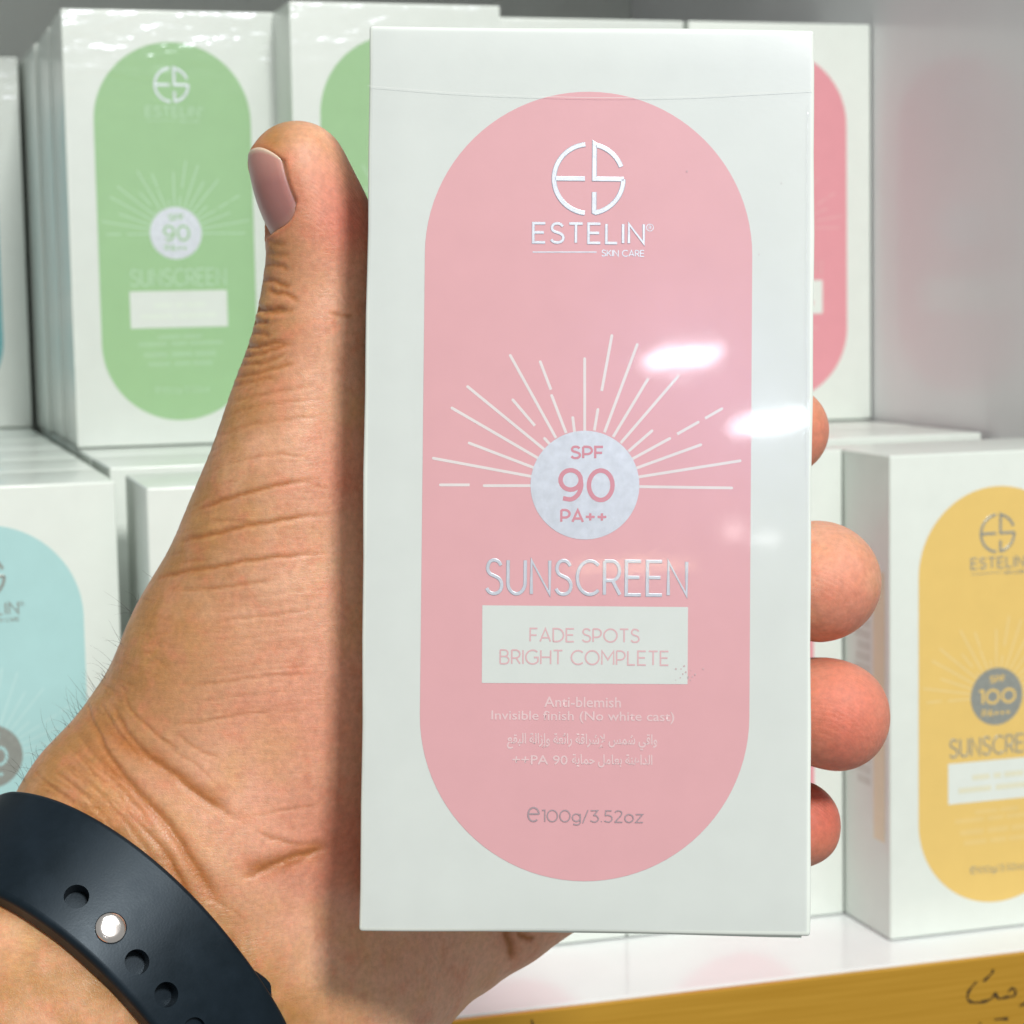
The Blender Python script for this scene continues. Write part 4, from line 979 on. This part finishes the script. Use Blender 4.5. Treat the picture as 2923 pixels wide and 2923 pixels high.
bmesh_ = band('strap_band', 0, 2 * math.pi, 160, HWID, .2, 3.9, True); bmesh_.transform(inv)
so = link('strap_band', bmesh_, M['rubber'], strap, True)
# where a pixel meets the strap: angle and offset
def on_strap(px, py):
    PS, U = np.meshgrid(np.linspace(-1.9, 1.9, 381), np.linspace(-14, 14, 57), indexing='ij')
    j = (PS % (2 * math.pi)) / (2 * math.pi) * NPSI; j0 = np.floor(j).astype(int) % NPSI; t = (j - np.floor(j))[..., None]
    fr = fit[j0] * (1 - t) + fit[(j0 + 1) % NPSI] * t
    q = SC + SA * U[..., None] + (E1 * np.cos(PS)[..., None] + E2 * np.sin(PS)[..., None]) * (fr[..., :1] * U[..., None] + fr[..., 1:] + 3.95)
    e = (PX / 2 + q[..., 0] / q[..., 2] * FD - px) ** 2 + (PX / 2 - q[..., 1] / q[..., 2] * FD - py) ** 2
    e = np.where((q - SC)[..., 2] < 8, e, 1e9); i = np.unravel_index(np.argmin(e), e.shape)
    return e[i], U[i], PS[i]
def cyl(name, c, n, r, h0, h1, seg=28, dome=0.0):
    n = n / np.linalg.norm(n); a = np.cross(n, [.3, .9, .2]); a /= np.linalg.norm(a); b = np.cross(n, a); v, f = [], []
    rows = [(r, h0), (r, h1)] if not dome else [(r * .9, h0), (r, h0 + .15), (r, h1 - dome), (r * .85, h1 - dome * .35), (r * .55, h1 - .05), (r * .2, h1)]
    for (rr_, hh) in rows:
        for k in range(seg):
            an = 2 * math.pi * k / seg; v.append(c + n * hh + rr_ * (math.cos(an) * a + math.sin(an) * b))
    for i in range(len(rows) - 1):
        for k in range(seg): f.append([i * seg + k, i * seg + (k + 1) % seg, (i + 1) * seg + (k + 1) % seg, (i + 1) * seg + k])
    f += [list(range(seg))[::-1], list(range((len(rows) - 1) * seg, len(rows) * seg))]
    me = mesh(name, c2w(np.array(v)), f); me.transform(inv)
    bm = bmesh.new(); bm.from_mesh(me); bmesh.ops.recalc_face_normals(bm, faces=bm.faces[:]); bm.to_mesh(me); bm.free(); return me
cut = []
for k, (px_, py_) in enumerate(((143, 1692), (207, 1753), (260, 1814), (314, 1877), (364, 1944))):
    e, u_, ps = on_strap(px_, py_); c = strap_pt(u_, ps % (2 * math.pi), 3.9)
    du = strap_pt(u_ + .5, ps % (2 * math.pi), 3.9) - strap_pt(u_ - .5, ps % (2 * math.pi), 3.9); dv = strap_pt(u_, (ps + .02) % (2 * math.pi), 3.9) - strap_pt(u_, (ps - .02) % (2 * math.pi), 3.9)
    n = np.cross(du, dv); n = n if n[2] < 0 else -n; n /= np.linalg.norm(n)
    if k == 1:
        t = NT('steel_pin'); t.p.inputs['Metallic'].default_value = 1; t.p.inputs['Roughness'].default_value = .16; t.p.inputs['Base Color'].default_value = (.86, .80, .77, 1)
        link('pin', cyl('pin', c, n, 2.7, -.8, .9, dome=.5), t.m, strap, True)
    else:
        co = link('tmp_cut', cyl('tmp_cut', c, n, 2.15, -3.3, 3.0), None); co.parent = strap
        md = so.modifiers.new('b', 'BOOLEAN'); md.operation = 'DIFFERENCE'; md.object = co; md.solver = 'EXACT'; cut.append(co)
bpy.context.view_layer.update()
nb = bpy.data.meshes.new_from_object(so.evaluated_get(bpy.context.evaluated_depsgraph_get()))
so.modifiers.clear(); so.data = nb
for co in cut: bpy.data.objects.remove(co)
nb.shade_smooth(); nb.set_sharp_from_angle(angle=math.radians(40))
e, u_, ps1 = on_strap(455, 1835)
lb = band('strap_keeper', ps1, ps1 - 1.1, 36, lambda i: HWID - .8 + 3.6 * min(1, i / 8) ** .8, .2, 2.7, False); lb.transform(inv)
link('strap_keeper', lb, M['rubber'], strap, True)
